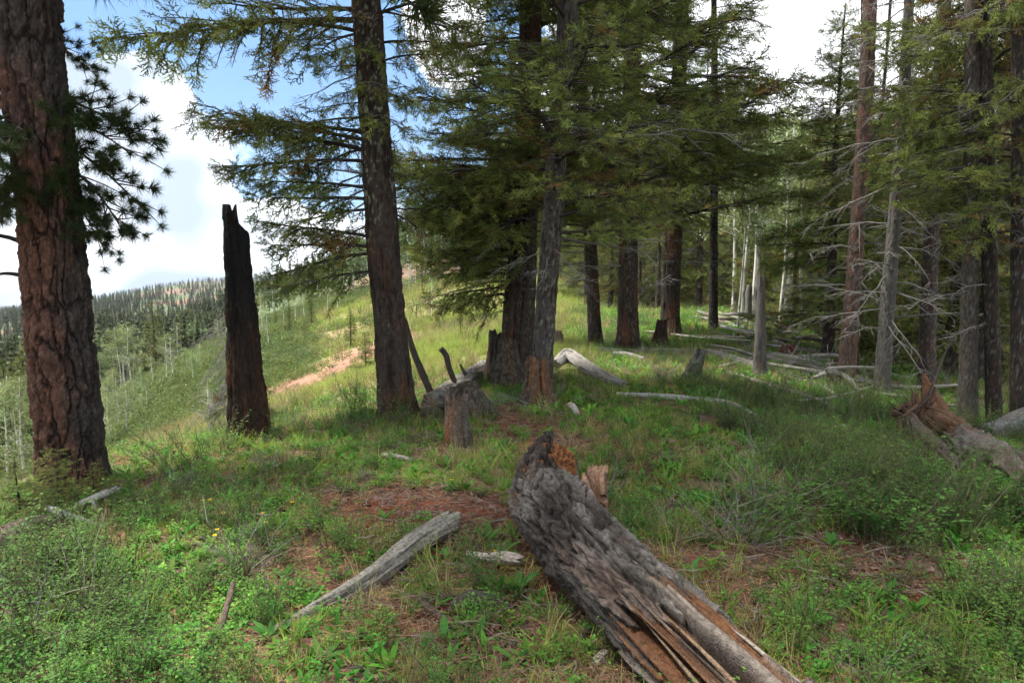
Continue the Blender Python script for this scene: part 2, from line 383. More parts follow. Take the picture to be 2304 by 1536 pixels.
def make_bough(rng, L=2.4, sprays=SPRAY_HI, sec=.085, sp=.07, twigs=True, bare=.14, rise=.10, droop=.33, sc=1.0, start=.2, dead=False, hang=0.):
    """branch along +X in local space: (V, F, C, M) with material 0 wood, 1 needles"""
    b = MB(); n = 9; s = np.linspace(0, 1, n)
    w1, w2 = rng.normal(size=2)*.06*L
    P = np.stack([L*s*(1-.06*s), w1*np.sin(s*3)+w2*s*s, L*(rise*s-droop*s**2+.10*s**4)], 1)
    r0 = .0105*L+.006; dk = np.array([.035, .028, .024])*rng.uniform(.8, 1.5)
    b.add(*tube(P, r0*(1-.86*s), 6), C=dk, m=0)
    gray = np.array([.16, .15, .14])
    x = start; side = 1
    while x < 1.0:
        side = -side; i = min(int(x*(n-1)), n-2); f = x*(n-1)-i; o = P[i]*(1-f)+P[i+1]*f; t = P[i+1]-P[i]; t /= np.linalg.norm(t)
        an = side*rng.uniform(.7, 1.25); l = L*(.40*(1-x)**.75+.07)*rng.uniform(.55, 1.2)
        lat = np.array([-t[1], t[0], 0]); d = t*math.cos(an)+lat*math.sin(an)+np.array([0, 0, rng.uniform(-.25, .12)]); d /= np.linalg.norm(d)
        k = np.linspace(0, 1, 4); dz = -rng.uniform(-.08, .32)-hang
        Q = o+d*l*k[:, None]+np.array([0, 0, 1.])*(dz*l*k**2)[:, None]
        isbare = dead or rng.random() < bare
        if twigs: b.add(*tube(Q, (r0*.36+.0012)*(1-.8*k), 3, cap=False), C=gray*rng.uniform(.5, 1.2) if isbare else dk, m=0)
        if isbare and twigs:
            for q in range(rng.integers(2, 5)):
                kk = rng.uniform(.3, 1); p0 = o+d*l*kk+np.array([0, 0, dz*l*kk*kk]); dd = d+rng.normal(size=3)*.6; dd /= np.linalg.norm(dd)
                e = p0+dd*rng.uniform(.08, .3); b.add(*tube(np.array([p0, (p0+e)/2+rng.normal(size=3)*.02, e]), [.003, .002, .001], 3, False), C=gray*rng.uniform(.5, 1.2), m=0)
        if not isbare:
            c0 = fol_col(rng); y = .22
            while y < 1.02:
                p = o+d*l*y+np.array([0, 0, dz*l*y*y]); q = d*.9+np.array([0, 0, dz*1.2*y+rng.uniform(-.45, .5)-hang])+rng.normal(size=3)*.5; q /= np.linalg.norm(q)
                T = sprays[rng.integers(len(sprays))]; S = basis(q)
                ro = rng.normal()*.6; c, s_ = math.cos(ro), math.sin(ro); S = S@np.array([[1, 0, 0], [0, c, -s_], [0, s_, c]])
                V = (T*rng.uniform(.7, 1.25)*sc)@S.T+p
                b.add(V, np.arange(len(V)).reshape(-1, 3), c0*rng.uniform(.5, 1.45), 1)
                y += sp/l*rng.uniform(.6, 1.4)
        x += sec/L*rng.uniform(.5, 1.5)
    if not dead:
        for _ in range(4):
            T = sprays[rng.integers(len(sprays))]; q = P[-1]-P[-2]; q = q/np.linalg.norm(q)+rng.normal(size=3)*.4
            V = (T*sc)@basis(q).T+P[-1]; b.add(V, np.arange(len(V)).reshape(-1, 3), fol_col(rng), 1)
    return b.arrays()
def twig_branch(rng, L, col=(.15, .14, .13), n_sub=12, r0=None, droop=.3):
    """leafless dead branch along +X"""
    b = MB(); s = np.linspace(0, 1, 8); P = np.stack([L*s*.95, rng.normal()*.12*L*s**2+rng.normal(size=8)*.008*L, -droop*L*s**2*rng.uniform(.2, 1.4)+rng.normal(size=8)*.008*L], 1)
    r0 = r0 or .007*L+.004; col = np.array(col); b.add(*tube(P, r0*(1-.85*s), 4), C=col*rng.uniform(.7, 1.2))
    for _ in range(n_sub):
        x = rng.uniform(.2, .98); i = min(int(x*7), 6); o = P[i]+(P[i+1]-P[i])*(x*7-i); l = L*rng.uniform(.12, .4)*(1.15-x*.7)
        d = np.array([rng.uniform(.3, 1), rng.choice([-1, 1])*rng.uniform(.4, 1), rng.uniform(-.9, .3)]); d /= np.linalg.norm(d)
        k = np.linspace(0, 1, 4); Q = o+d*l*k[:, None]+rng.normal(size=3)*.12*l*(k**2)[:, None]
        b.add(*tube(Q, (r0*.4)*(1-.8*k)+.0006, 3, False), C=col*rng.uniform(.6, 1.25))
        for _ in range(2):
            kk = rng.uniform(.3, .9); o2 = o+d*l*kk; d2 = d+rng.normal(size=3)*.6; e = o2+d2/np.linalg.norm(d2)*l*rng.uniform(.2, .5)
            b.add(*tube(np.array([o2, (o2+e)/2+rng.normal(size=3)*.01, e]), [r0*.22+.0004, r0*.16, .0005], 3, False), C=col*rng.uniform(.6, 1.25))
    return b.arrays()
_rg = np.random.default_rng(5)
BOUGH_HI = [make_bough(_rg, 2.4, rise=_rg.uniform(.04, .30), droop=_rg.uniform(.05, .26), bare=_rg.uniform(.08, .3)) for _ in range(8)]
BOUGH_HANG = [make_bough(_rg, 2.4, rise=_rg.uniform(.02, .25), droop=_rg.uniform(.15, .36), bare=_rg.uniform(.12, .3), hang=.15, sec=.075, sp=.055, sc=1.15) for _ in range(6)]
BOUGH_MID = [make_bough(_rg, 2.2, SPRAY_MID, .12, .10, True, .12, _rg.uniform(-.05, .2), _rg.uniform(.2, .45), 1.1) for _ in range(8)]
BOUGH_MID_S = [make_bough(_rg, 1.0, SPRAY_MID, .09, .09, True, .08, _rg.uniform(0, .25), _rg.uniform(.1, .35), 1.0, start=.1) for _ in range(6)]
BOUGH_HI_S = [make_bough(_rg, 1.1, sec=.07, sp=.06, rise=_rg.uniform(0, .2), droop=_rg.uniform(.15, .4), bare=_rg.uniform(.05, .2), hang=_rg.choice([0, .2]), start=.12) for _ in range(6)]
BOUGH_LO = [make_bough(_rg, 2.2, SPRAY_LO, .32, .30, False, .05, _rg.uniform(-.05, .2), _rg.uniform(.2, .4), 1.0) for _ in range(5)]
BOUGH_HI_ME = []
for A in BOUGH_HI:
    b = MB(); b.V, b.F, b.C, b.M = [A[0]], [A[1]], [A[2]], [A[3]]; b.n = len(A[0]); BOUGH_HI_ME.append(b.mesh('branch', [M_TWIG, M_NEEDLE]))
BOUGH_HANG_ME = []
DEAD_BR = [twig_branch(_rg, 1.5, n_sub=int(_rg.integers(8, 16))) for _ in range(8)]
SPLIT = {}
def split_mesh(me, A):
    """wood and needles of a branch as two meshes"""
    out = []
    for m, mat, nm in ((0, M_TWIG, 'branch'), (1, M_NEEDLE, 'needles')):
        F = A[1][A[3] == m]; u, inv = np.unique(F, return_inverse=True); b = MB(); b.add(A[0][u], inv.reshape(-1, 3), A[2][u]); out.append(b.mesh(nm, [mat]))
    SPLIT[me.name] = out
def raw_mesh(A, name, mats):
    b = MB(); b.V, b.F, b.C, b.M = [A[0]], [A[1]], [A[2]], [A[3]]; b.n = len(A[0]); return b.mesh(name, mats)
BOUGH_HANG_ME = [raw_mesh(A, 'branch', [M_TWIG, M_NEEDLE]) for A in BOUGH_HANG]
BOUGH_HI_S_ME = [raw_mesh(A, 'branch', [M_TWIG, M_NEEDLE]) for A in BOUGH_HI_S]
for me_, A in list(zip(BOUGH_HANG_ME, BOUGH_HANG))+list(zip(BOUGH_HI_ME, BOUGH_HI))+list(zip(BOUGH_HI_S_ME, BOUGH_HI_S)): split_mesh(me_, A)
DEAD_ME = [raw_mesh(A, 'dead_branch', [M_TWIG]) for A in DEAD_BR]

# ------------------------------------------------------------------ trunks
def bark_fir(th, z, Rr, seed, tone=(.046, .034, .027), red=.35, lichen=.25, fine=1.):
    c, s = np.cos(th), np.sin(th); o = seed*13.7
    P = np.stack([c*Rr*17*fine+o, s*Rr*17*fine+o, z*3.0*fine], 1)
    P2 = P+(fbm(P*1.3+7, 2)-.5)[:, None]*1.2
    rd = ridged(P2, 3); fi = fbm(np.stack([c*Rr*60, s*Rr*60, z*26], 1)+o, 3)
    hgt = rd*.75+fi*.25
    d = (hgt-.62)*.085*np.clip(Rr/.2, .4, 1.3)
    k = sstep(.42, .66, hgt)[:, None]
    C = np.array([.022, .015, .012])*(1-k)+np.array(tone)*k*(.7+.6*fi[:, None])
    n = fbm(np.stack([c*Rr*5, s*Rr*5, z*1.1], 1)+o+3, 3)
    kr = (sstep(.48, .66, n)*red)[:, None]; C = C*(1-kr)+np.array([.105, .043, .021])*kr*(.5+fi[:, None])
    li = (fbm(np.stack([c*Rr*34, s*Rr*34, z*22], 1)+o+9, 2) > .64)*lichen*sstep(.4, .6, fbm(np.stack([c*Rr*3, s*Rr*3, z*.8], 1)+o+1, 2)); li = li[:, None]
    C = C*(1-li)+np.array([.22, .235, .17])*li
    return d, C
def bark_pine(th, z, Rr, seed):
    o = seed*7.3; c, s = np.cos(th), np.sin(th); R0 = float(np.median(Rr))
    ncell = max(8, round(2*math.pi*R0/.10)); u = th/(2*math.pi)*ncell
    W = np.stack([c*R0*6, s*R0*6, z*2.2], 1)+o
    u2 = u+(fbm(W, 3)-.5)*1.9+(fbm(W*6, 2)-.5)*.7; v2 = z/.62+(fbm(W+50, 3)-.5)*1.4+(fbm(W*4+20, 2)-.5)*.4
    f1, f2, rid = worley(u2, v2, ncell)
    e = f2-f1; plate = sstep(.02, .17, e)
    fl = fbm(np.stack([c*R0*22, s*R0*22, z*14], 1)+o, 4); st = np.floor(fl*8)/8*.85+fl*.15
    fin = fbm(np.stack([c*R0*90, s*R0*90, z*70], 1)+o, 3)
    d = (plate-1)*.034+(st-.5)*.06*plate+(fin-.5)*.018+(rid-.5)*.012*plate
    warm = sstep(.36, .62, fbm(W*.5+31, 3)+.18*np.cos(th-R(125)))
    cp = np.array([.140, .070, .048])*warm[:, None]+np.array([.062, .050, .044])*(1-warm[:, None])
    cp = cp*(.25+1.05*st[:, None])*(.6+.6*fin[:, None]); spk = (fin > .66)[:, None]; cp = np.where(spk, cp*1.35, cp)
    C = np.array([.020, .014, .012])*(1-plate[:, None])+cp*plate[:, None]
    return d, C
def bark_pole(th, z, Rr, seed, tone=(.095, .080, .070), red=(.2, .085, .05), kred=.2):
    """thin scaly bark"""
    c, s = np.cos(th), np.sin(th); o = seed*5.1
    P = np.stack([c*Rr*60, s*Rr*60, z*30], 1)+o; f = fbm(P, 3); f2 = fbm(P*.35+3, 3)
    d = (f-.5)*.022+(f2-.5)*.016
    tone = np.array(tone)*.66; red = np.array(red)*.75
    k = sstep(.4, .6, f2)[:, None]*kred; C = np.array(tone)*(.45+1.1*f[:, None])
    C = C*(1-k)+np.array(red)*k*(.5+f[:, None]); sp = (f > .66)[:, None]; C = np.where(sp, np.array([.12, .113, .10]), C)
    return d, C
def bark_aspen(th, z, Rr, seed):
    c, s = np.cos(th), np.sin(th); o = seed*5.1
    n = fbm(np.stack([c*Rr*8, s*Rr*8, z*9], 1)+o, 3); k = sstep(.58, .66, n)[:, None]
    low = (1-sstep(.1, .9, z))[:, None]*.4
    C = np.array([.60, .57, .49])*(.8+.4*fbm(np.stack([c*9, s*9, z*3], 1)+o, 2)[:, None]); C = C*(1-k*.8)+np.array([.05, .045, .04])*k*.8
    return (n-.5)*.01, C*(1-low)+np.array([.12, .11, .1])*low
def trunk_mesh(P, rad, sides, bark, seed, flare=.35, flare_h=.35, lobes=5, base_z=0., jag=0., jagn=6, hollow=False, name='trunk', mats=None, arrays=False, step=0.):
    """P polyline (dense), rad per point; displacement and colour from `bark`"""
    P = np.asarray(P, float); n = len(P); T, A, B = frames(P); th = np.linspace(0, 2*math.pi, sides, endpoint=False)
    seg = np.concatenate([[0], np.cumsum(np.linalg.norm(np.diff(P, axis=0), axis=1))])
    TH = np.tile(th, n); Z = np.repeat(seg, sides); RR = np.repeat(rad, sides)
    d, C = bark(TH, Z+base_z, RR, seed)
    fl = flare*np.exp(-np.maximum(Z-.15, 0)/flare_h)*(1+.55*np.cos(TH*lobes+seed)+.35*np.cos(TH*2+seed*2.1))*RR if flare else 0
    lump = (fbm(np.stack([np.cos(TH)*1.5, np.sin(TH)*1.5, Z*.9], 1)+seed*3.3, 2)-.5)*.22*RR
    Q = RR+d+fl+lump
    ca, sa = np.cos(TH)[:, None], np.sin(TH)[:, None]
    V = np.repeat(P, sides, 0)+Q[:, None]*(ca*np.repeat(A, sides, 0)+sa*np.repeat(B, sides, 0))
    if jag:
        jz = (fbm(np.stack([np.cos(th)*jagn*.3+seed, np.sin(th)*jagn*.3, th*0], 1), 3)-.35)*2.2*jag
        jz += (vnoise(np.stack([np.cos(th)*jagn+seed, np.sin(th)*jagn, th*0], 1))-.5)*jag*.5
        jz = np.clip(jz, 0, None)+step*sstep(-.15, .05, np.cos(th-R(262)))
        lim = seg[-1]-np.tile(np.clip(jz, 0, None), n); over = np.maximum(Z-lim, 0)
        V -= np.repeat(T, sides, 0)*over[:, None]
    F = grid_faces(n, sides)
    # closed top, sunk when hollow
    top = V[-sides:]; cen = top.mean(0); m0 = len(V)
    inner = cen+(top-cen)*.55-T[-1]*(jag*.35+(.12 if hollow else .01))
    V = np.vstack([V, inner, cen[None]-T[-1]*(jag*.5+(.25 if hollow else .0))]); j = np.arange(sides); k = (j+1) % sides; a = m0-sides
    F = np.vstack([F, np.stack([a+j, a+k, m0+k], 1), np.stack([a+j, m0+k, m0+j], 1), np.stack([m0+j, m0+k, np.full(sides, m0+sides)], 1)])
    ic = np.array([.10, .055, .030])*(.5+1.*_hash(np.arange(sides), np.zeros(sides), np.full(sides, seed)))[:, None]
    ic = ic*.12 if step else ic
    C = np.vstack([C, ic, ic[:1]])
    b = MB(); b.add(V, F, C)
    return b.arrays() if arrays else b.mesh(name, mats or [M_BARK])
def lean_path(base, upper, height, seg0=.035, dense_to=7., bend=0., seed=0, sink=.25):
    base = np.asarray(base, float); d = np.asarray(upper, float)-base; d /= d[2]
    z = np.concatenate([np.arange(-sink, min(dense_to, height), seg0), np.arange(min(dense_to, height), height+.01, .35) if height > dense_to else [height]])
    rg = np.random.default_rng(seed); ph = rg.uniform(0, 6, 2)
    w = bend*np.stack([np.sin(z*.55+ph[0])-math.sin(ph[0]), np.sin(z*.45+ph[1])-math.sin(ph[1]), 0*z], 1)
    return d[None]*z[:, None]+w, z      # relative to base
# ------------------------------------------------------------------ near trees, one by one
def placed(A, Rm, p, s=1.0): return (A[0]*s)@Rm.T+p, A[1], A[2], A[3]
def bough_rot(az, pitch):
    c, s = math.cos(pitch), math.sin(pitch)
    return rotz(az)@np.array([[c, 0, -s], [0, 1, 0], [s, 0, c]])
def upper_crown(seed, z0, z1, Rm, n=46):
    rg = np.random.default_rng(seed); b = MB()
    for i in range(n):
        t = (i+rg.random())/n; z = z0+(z1-z0)*t; l = Rm*(1-t)**.7*rg.uniform(.7, 1.15)+.3; A = BOUGH_LO[rg.integers(len(BOUGH_LO))]
        V, F, C, M = placed(A, bough_rot(rg.uniform(0, 6.28), R(rg.uniform(-8, 14))), np.array([0, 0, z]), l/2.2)
        b.V.append(V); b.F.append(F+b.n); b.C.append(C); b.M.append(M); b.n += len(V)
    return b.mesh('crown', [M_TWIG, M_NEEDLE])
UPPER = [upper_crown(71, 6.3, 15.5, 2.6), upper_crown(72, 6.3, 14.5, 2.3)]
TREES = []     # (x, y, r) keep-out for ground cover
def near_tree(name, base, up, w, wy, height, bark, label, cat, seed, sides=72, seg=.03, dense=6.5, taper=.62, flare=.35, lobes=5, bend=.02, group=None, dist=None, mats=None, upy=None):
    """base, up: photo pixels of the foot and of a higher point of the stem; w: stem width in photo pixels at height wy"""
    b0 = hit(*base); y = b0[1]; u = at(up[0], up[1], upy or y); t = thing(name, b0, label, cat, group)
    P, z = lean_path(b0, u, height, seg, dense, bend, seed)
    zz = (at(base[0], wy, y)[2]-b0[2]); r0 = w/2/F_PX*y
    kz = 1-taper*np.clip(z, 0, height)/height; kw = 1-taper*zz/height; rad = np.maximum(r0/kw*kz, .012)
    me = trunk_mesh(P, rad, sides, bark, seed, flare, .32, lobes, mats=mats); link('trunk', me, t)
    TREES.append((b0[0], b0[1], r0*1.25))
    t_axis = lambda zq: np.array([np.interp(zq, z, P[:, i]) for i in range(3)])
    t_rad = lambda zq: float(np.interp(zq, z, rad))
    return t, t_axis, t_rad, b0
def add_boughs(t, ax, rd, spec, seed, meshes=None, name='branch', base=2.4, split=False):
    rg = np.random.default_rng(seed); meshes = meshes or BOUGH_HI_ME
    for z, az, l, pit in spec:
        short = name == 'branch' and base == 2.4 and l < 1.35; ms = BOUGH_HI_S_ME if short else meshes
        me = ms[rg.integers(len(ms))]
        if split and me.name in SPLIT: o = link(name, SPLIT[me.name][0], t); link('needles', SPLIT[me.name][1], o)
        else: o = link(name, me, t)
        p = ax(z); o.location = p
        o.rotation_euler = Matrix([list(r) for r in bough_rot(R(az), R(pit))]).to_euler(); s = l/(1.1 if short else base)
        o.scale = (s, s*rg.uniform(.85, 1.15)*rg.choice([-1, 1]), s*rg.uniform(.85, 1.15))
def bough_spec(seed, z0, z1, n, l0, l1, azc=None, azw=180, p0=-6, p1=14, face=0):
    rg = np.random.default_rng(seed); out = []
    for i in range(n):
        z = z0+(z1-z0)*(i+rg.random())/n; az = rg.uniform(-180, 180) if azc is None else azc+rg.uniform(-azw, azw)
        if azc is None and face and abs((az+90+180) % 360-180) < face: az += 180*rg.choice([.6, 1, 1.4])
        t = (z-z0)/(z1-z0); out.append((z, az, (l0+(l1-l0)*t)*rg.uniform(.7, 1.2), rg.uniform(p0, p1)))
    return out

# ponderosa pine with plated bark at the left edge
def pine_tuft(rng, n=110, l=.14, w=.0065):
    tr = []
    for _ in range(n):
        q = rng.normal(size=3)*np.array([.6, 1, 1]); q /= np.linalg.norm(q); q = q+np.array([.55, 0, 0]); q /= np.linalg.norm(q)
        s = np.cross(q, rng.normal(size=3)); s *= w/2/np.linalg.norm(s); o = np.array([-rng.uniform(0, .07), 0, 0]); tr.extend([o-s, o+s, o+q*l*rng.uniform(.75, 1.1)])
    return np.array(tr)
def pine_bough(rng, L=1.3):
    b = MB(); s = np.linspace(0, 1, 9); P = np.stack([L*s*.9, .1*L*np.sin(s*3+rng.uniform(0, 3)), -L*(.10*s+.42*s**2)+.1*L*s**4], 1)
    dk = np.array([.035, .026, .02]); b.add(*tube(P, .016*(1-.75*s)+.003, 6), C=dk)
    ends = [(P[-1], P[-1]-P[-2])]
    for i in range(20):
        x = rng.uniform(.25, .95); k = min(int(x*8), 7); o = P[k]+(P[k+1]-P[k])*(x*8-k); d = np.array([rng.uniform(.4, 1), rng.uniform(-1, 1), rng.uniform(-.8, .5)]); d /= np.linalg.norm(d)
        l = L*rng.uniform(.16, .42); q = np.linspace(0, 1, 5); Q = o+d*l*q[:, None]+np.array([0, 0, .25*l])*(q**2)[:, None]*rng.uniform(-.8, 1)
        b.add(*tube(Q, .007*(1-.6*q)+.001, 4), C=dk); ends.append((Q[-1], Q[-1]-Q[-2]))
        if rng.random() < .9: ends.append((Q[2]+rng.normal(size=3)*.03, Q[3]-Q[2]+rng.normal(size=3)*.08))
    for p, d in ends:
        T = pine_tuft(rng)*rng.uniform(.8, 1.1); V = T@basis(d/np.linalg.norm(d)).T+p; b.add(V, np.arange(len(V)).reshape(-1, 3), np.array([.030, .045, .014])*rng.uniform(.7, 1.4), 1)
    return b.arrays()
_rg = np.random.default_rng(21)
PINE_ME = []
for _ in range(5):
    A = pine_bough(_rg); PINE_ME.append(raw_mesh(A, 'branch', [M_TWIG, M_NEEDLE])); split_mesh(PINE_ME[-1], A)
t, ax, rd, b0 = near_tree('ponderosa_pine', (165, 1088), (78, 100), 131, 800, 16, bark_pine, 'thick ponderosa pine with plated red-brown bark at the left edge', 'tree', 3, sides=210, seg=.013, dense=5.6, taper=.48, flare=.22, lobes=4, bend=.015)
def zof(b0, px, py): return at(px, py, b0[1])[2]-b0[2]
sp = [(zof(b0, 170, 215), 5, .85, 4), (zof(b0, 170, 250), -20, .92, -2), (zof(b0, 170, 300), 12, .85, -12), (zof(b0, 170, 330), -12, .9, -20), (zof(b0, 170, 370), 10, .8, -34), (zof(b0, 170, 380), -30, .7, -28), (zof(b0, 150, 60), 60, .55, 0),
      (zof(b0, 60, 250), -125, 1.1, -6), (zof(b0, 60, 300), -110, 1.15, -12), (zof(b0, 60, 200), -140, 1.0, -6), (zof(b0, 60, 230), 170, 1.2, -8), (zof(b0, 60, 340), 165, 1.2, -16), (zof(b0, 60, 110), 150, 1.1, 4), (zof(b0, 60, 60), -150, 1.1, 4), (zof(b0, 60, 20), 175, 1.2, 5),
      (zof(b0, 60, 330), -100, .8, -20), (zof(b0, 60, 260), -90, .9, -10)]
sp += bough_spec(4, 5.2, 13, 26, 2.6, 1.4)
add_boughs(t, ax, rd, sp, 31, PINE_ME, base=1.3, split=True)
for py, az, l in ((470, 178, .42), (560, 172, .5), (635, 180, .28), (470, 2, .1)):       # snapped bare stubs
    z = zof(b0, 60, py); r_ = rd(z); o = ax(z); d = np.array([math.cos(R(az)), math.sin(R(az)), .10]); k = np.linspace(0, 1, 6)
    P = o+d*(r_*.8+(l)*k)[:, None]+np.array([0, 0, .12*l])*np.sin(k*2.6)[:, None]
    b = MB(); b.add(*tube(P, .022*(1-.5*k), 7), C=(.03, .024, .02)); b.obj('branch_stub', M_TWIG, t)

# second tree: the leaning douglas fir with long drooping boughs
t, ax, rd, b0 = near_tree('douglas_fir', (893, 932), (826, 60), 68, 700, 17, lambda a, z, r, s: bark_fir(a, z, r, s, red=.5, lichen=.75), 'dark douglas fir with lichen-flecked trunk between burnt snag and twin firs', 'tree', 7, sides=110, seg=.02, dense=6., taper=.52, flare=.42)
Z = lambda px, py: zof(b0, px, py)
sp = [(Z(820, 45), 186, 2.75, 2), (Z(820, 20), 172, 2.2, 6), (Z(820, 75), 205, 1.9, 0), (Z(820, 100), 160, .8, -4), (Z(820, 150), 190, .6, -6), (Z(820, 190), 175, .55, -12), (Z(820, 230), 200, .7, -8), (Z(820, 265), 180, 1.1, -5),
      (Z(820, 300), 183, 1.95, 4), (Z(820, 320), 196, 1.8, 8), (Z(820, 345), 174, 1.9, 2), (Z(820, 365), 186, 1.75, -2), (Z(820, 430), 184, 1.35, 4), (Z(830, 450), 194, 1.3, -2), (Z(830, 470), 172, 1.25, -6), (Z(840, 540), 186, 1.4, 2), (Z(840, 570), 176, 1.45, -6), (Z(840, 560), 198, 1.2, 0), (Z(840, 610), 182, 1.2, -8),
      (Z(830, 100), 10, 1.0, 10), (Z(830, 40), -5, 1.3, 8), (Z(830, 150), -20, .9, 10), (Z(830, 200), 20, .7, -10), (Z(830, 250), -60, .8, -20), (Z(830, 180), -80, .7, -20), (Z(830, 20), 40, 1.4, 5), (Z(830, 120), -95, .7, -8), (Z(830, 60), -110, .9, 4), (Z(830, 330), 150, 1.1, -4), (Z(830, 280), 120, 1.3, 0), (Z(830, 70), 120, 1.5, 0), (Z(840, 470), 20, .8, -24), (Z(840, 500), 130, 1.2, -10)]
sp += bough_spec(14, 4.9, 6.5, 14, 2.4, 2.2)
add_boughs(t, ax, rd, sp, 77, BOUGH_HANG_ME+BOUGH_HI_ME[:3], split=True); link('crown', UPPER[0], t).location = ax(0)*0
dd = [(Z(830, 400), 184, 1.3, 16), (Z(830, 420), 190, 1.2, 6), (Z(830, 415), 178, 1.5, -16), (Z(840, 300), 2, .8, -50), (Z(830, 160), 178, 1.0, -10), (Z(830, 380), 160, 1.1, -10), (Z(840, 440), 200, 1.2, -24), (Z(850, 640), 178, .6, 0), (Z(850, 420), -20, .5, -30)]
add_boughs(t, ax, rd, dd, 5, DEAD_ME, 'dead_branch', 1.5)

# the twin firs in the middle
F3 = []
t, ax, rd, b0 = near_tree('douglas_fir', (1172, 862), (1196, 200), 52, 650, 18, lambda a, z, r, s: bark_fir(a, z, r, s, red=.8, lichen=.15), 'thick dark double-stemmed fir with reddish furrowed bark in the middle', 'tree', 12, sides=110, seg=.022, dense=6., taper=.5, flare=.4)
sp = bough_spec(51, 1.55, 3.0, 14, 1.6, 1.9, 165, 100)+bough_spec(52, 2.6, 6.4, 40, 1.95, 1.6, face=55)+[(1.5, 178, 1.5, -4), (1.6, 170, 1.6, 0), (1.35, 188, 1.3, -2), (1.8, 160, 1.8, -2), (1.75, 185, 1.7, 0), (1.25, 172, 1.3, -8), (1.9, 200, 1.7, 4), (2.3, 178, 1.95, 4), (2.6, 192, 2.0, 6), (3.0, 172, 2.0, 8)]+bough_spec(53, 1.5, 2.8, 14, 1.1, 1.3, 180, 75, -12, 10)+bough_spec(54, 1.7, 3.0, 8, 1.4, 1.8, 178, 25, -8, 6)
add_boughs(t, ax, rd, sp, 101, split=True); link('crown', UPPER[0], t).rotation_euler = (0, 0, 2)
add_boughs(t, ax, rd, [(1.5, 176, 1.8, -10), (1.3, 150, 1.2, -20), (1.7, -100, 1., 0), (1.9, 184, 2.0, -12), (1.1, 190, .9, -10), (2.1, -120, 1.2, -10), (2.4, -80, 1.0, 10)], 6, DEAD_ME, 'dead_branch', 1.5)
# second stem of that tree
P2 = np.array([at(1140, 862, b0[1]+.05), at(1150, 700, b0[1]), at(1172, 420, b0[1]+.1), at(1195, 100, b0[1]+.3)])-b0
zz = np.arange(0, 1, .004); Q = catmull(P2, 260); Q[:, 2] -= .1; link('trunk', trunk_mesh(Q, np.linspace(.13, .085, 260), 80, lambda a, z, r, s: bark_fir(a, z, r, s, red=.6, lichen=.2), 9, .4, .3), t)
t, ax, rd, b0 = near_tree('douglas_fir', (1214, 905), (1262, 200), 44, 600, 16, lambda a, z, r, s: bark_fir(a, z, r, s, tone=(.062, .055, .049), red=.15, lichen=.4, fine=1.5), 'slim grey-barked fir standing right against the twin dark stems', 'tree', 15, sides=90, seg=.022, dense=6., taper=.5, flare=.25)
sp = bough_spec(61, 2.05, 3.2, 13, 1.4, 1.9, -10, 120)+bough_spec(62, 2.8, 6.4, 36, 1.9, 1.6, face=40)+[(1.95, -8, 1.4, -4), (2.1, -40, 1.4, 0), (2.5, -95, 1.2, -2), (2.7, -70, 1.5, 0), (3.0, -20, 1.9, 4), (3.2, -110, 1.4, 4), (2.3, 20, 1.8, 0), (3.4, -85, 1.6, 6)]
add_boughs(t, ax, rd, sp, 102, split=True); link('crown', UPPER[1], t)
add_boughs(t, ax, rd, [(1.7, -95, .9, -8), (1.8, -70, 1.0, -15), (1.6, -30, .8, -20), (1.75, 190, .9, -10), (1.9, 10, 1.5, -5), (2.9, -25, 2.0, 8), (1.5, -100, .7, 8)], 8, DEAD_ME, 'dead_branch', 1.5)

# the firs farther along the ridge
row = [((1340, 777), (1332, 640), 28, 720, 'short-trunked dark fir left of three in the row on the ridge', 21, 2.1, 2.8),
       ((1411, 785), (1416, 560), 42, 700, 'stout dark fir in the middle of the row on the ridge', 22, 2.6, 3.2),
       ((1507, 757), (1514, 540), 38, 680, 'stout fir behind the broken stump, right of the row on the ridge', 23, 3.0, 4.0)]
for base, up, w, wy, lab, sd_, zb, ln in row:
    t, ax, rd, b0 = near_tree('douglas_fir', base, up, w, wy, 17, lambda a, z, r, s: bark_fir(a, z, r, s, red=.7, lichen=.3), lab, 'tree', sd_, sides=72, seg=.045, dense=8, taper=.55, flare=.4, group='old firs along the ridge')
    sp = bough_spec(sd_*3, zb, zb+1.6, 14, ln*.7, ln)+bough_spec(sd_*3+1, zb+1.2, 11.0, 44, ln, ln*.72)
    add_boughs(t, ax, rd, sp, sd_*5); link('crown', UPPER[sd_ % 2], t).location = (0, 0, 3.5)
    add_boughs(t, ax, rd, bough_spec(sd_*7, 1.2, 4.5, 12, 1.6, 2.2), sd_, DEAD_ME, 'dead_branch', 1.5)

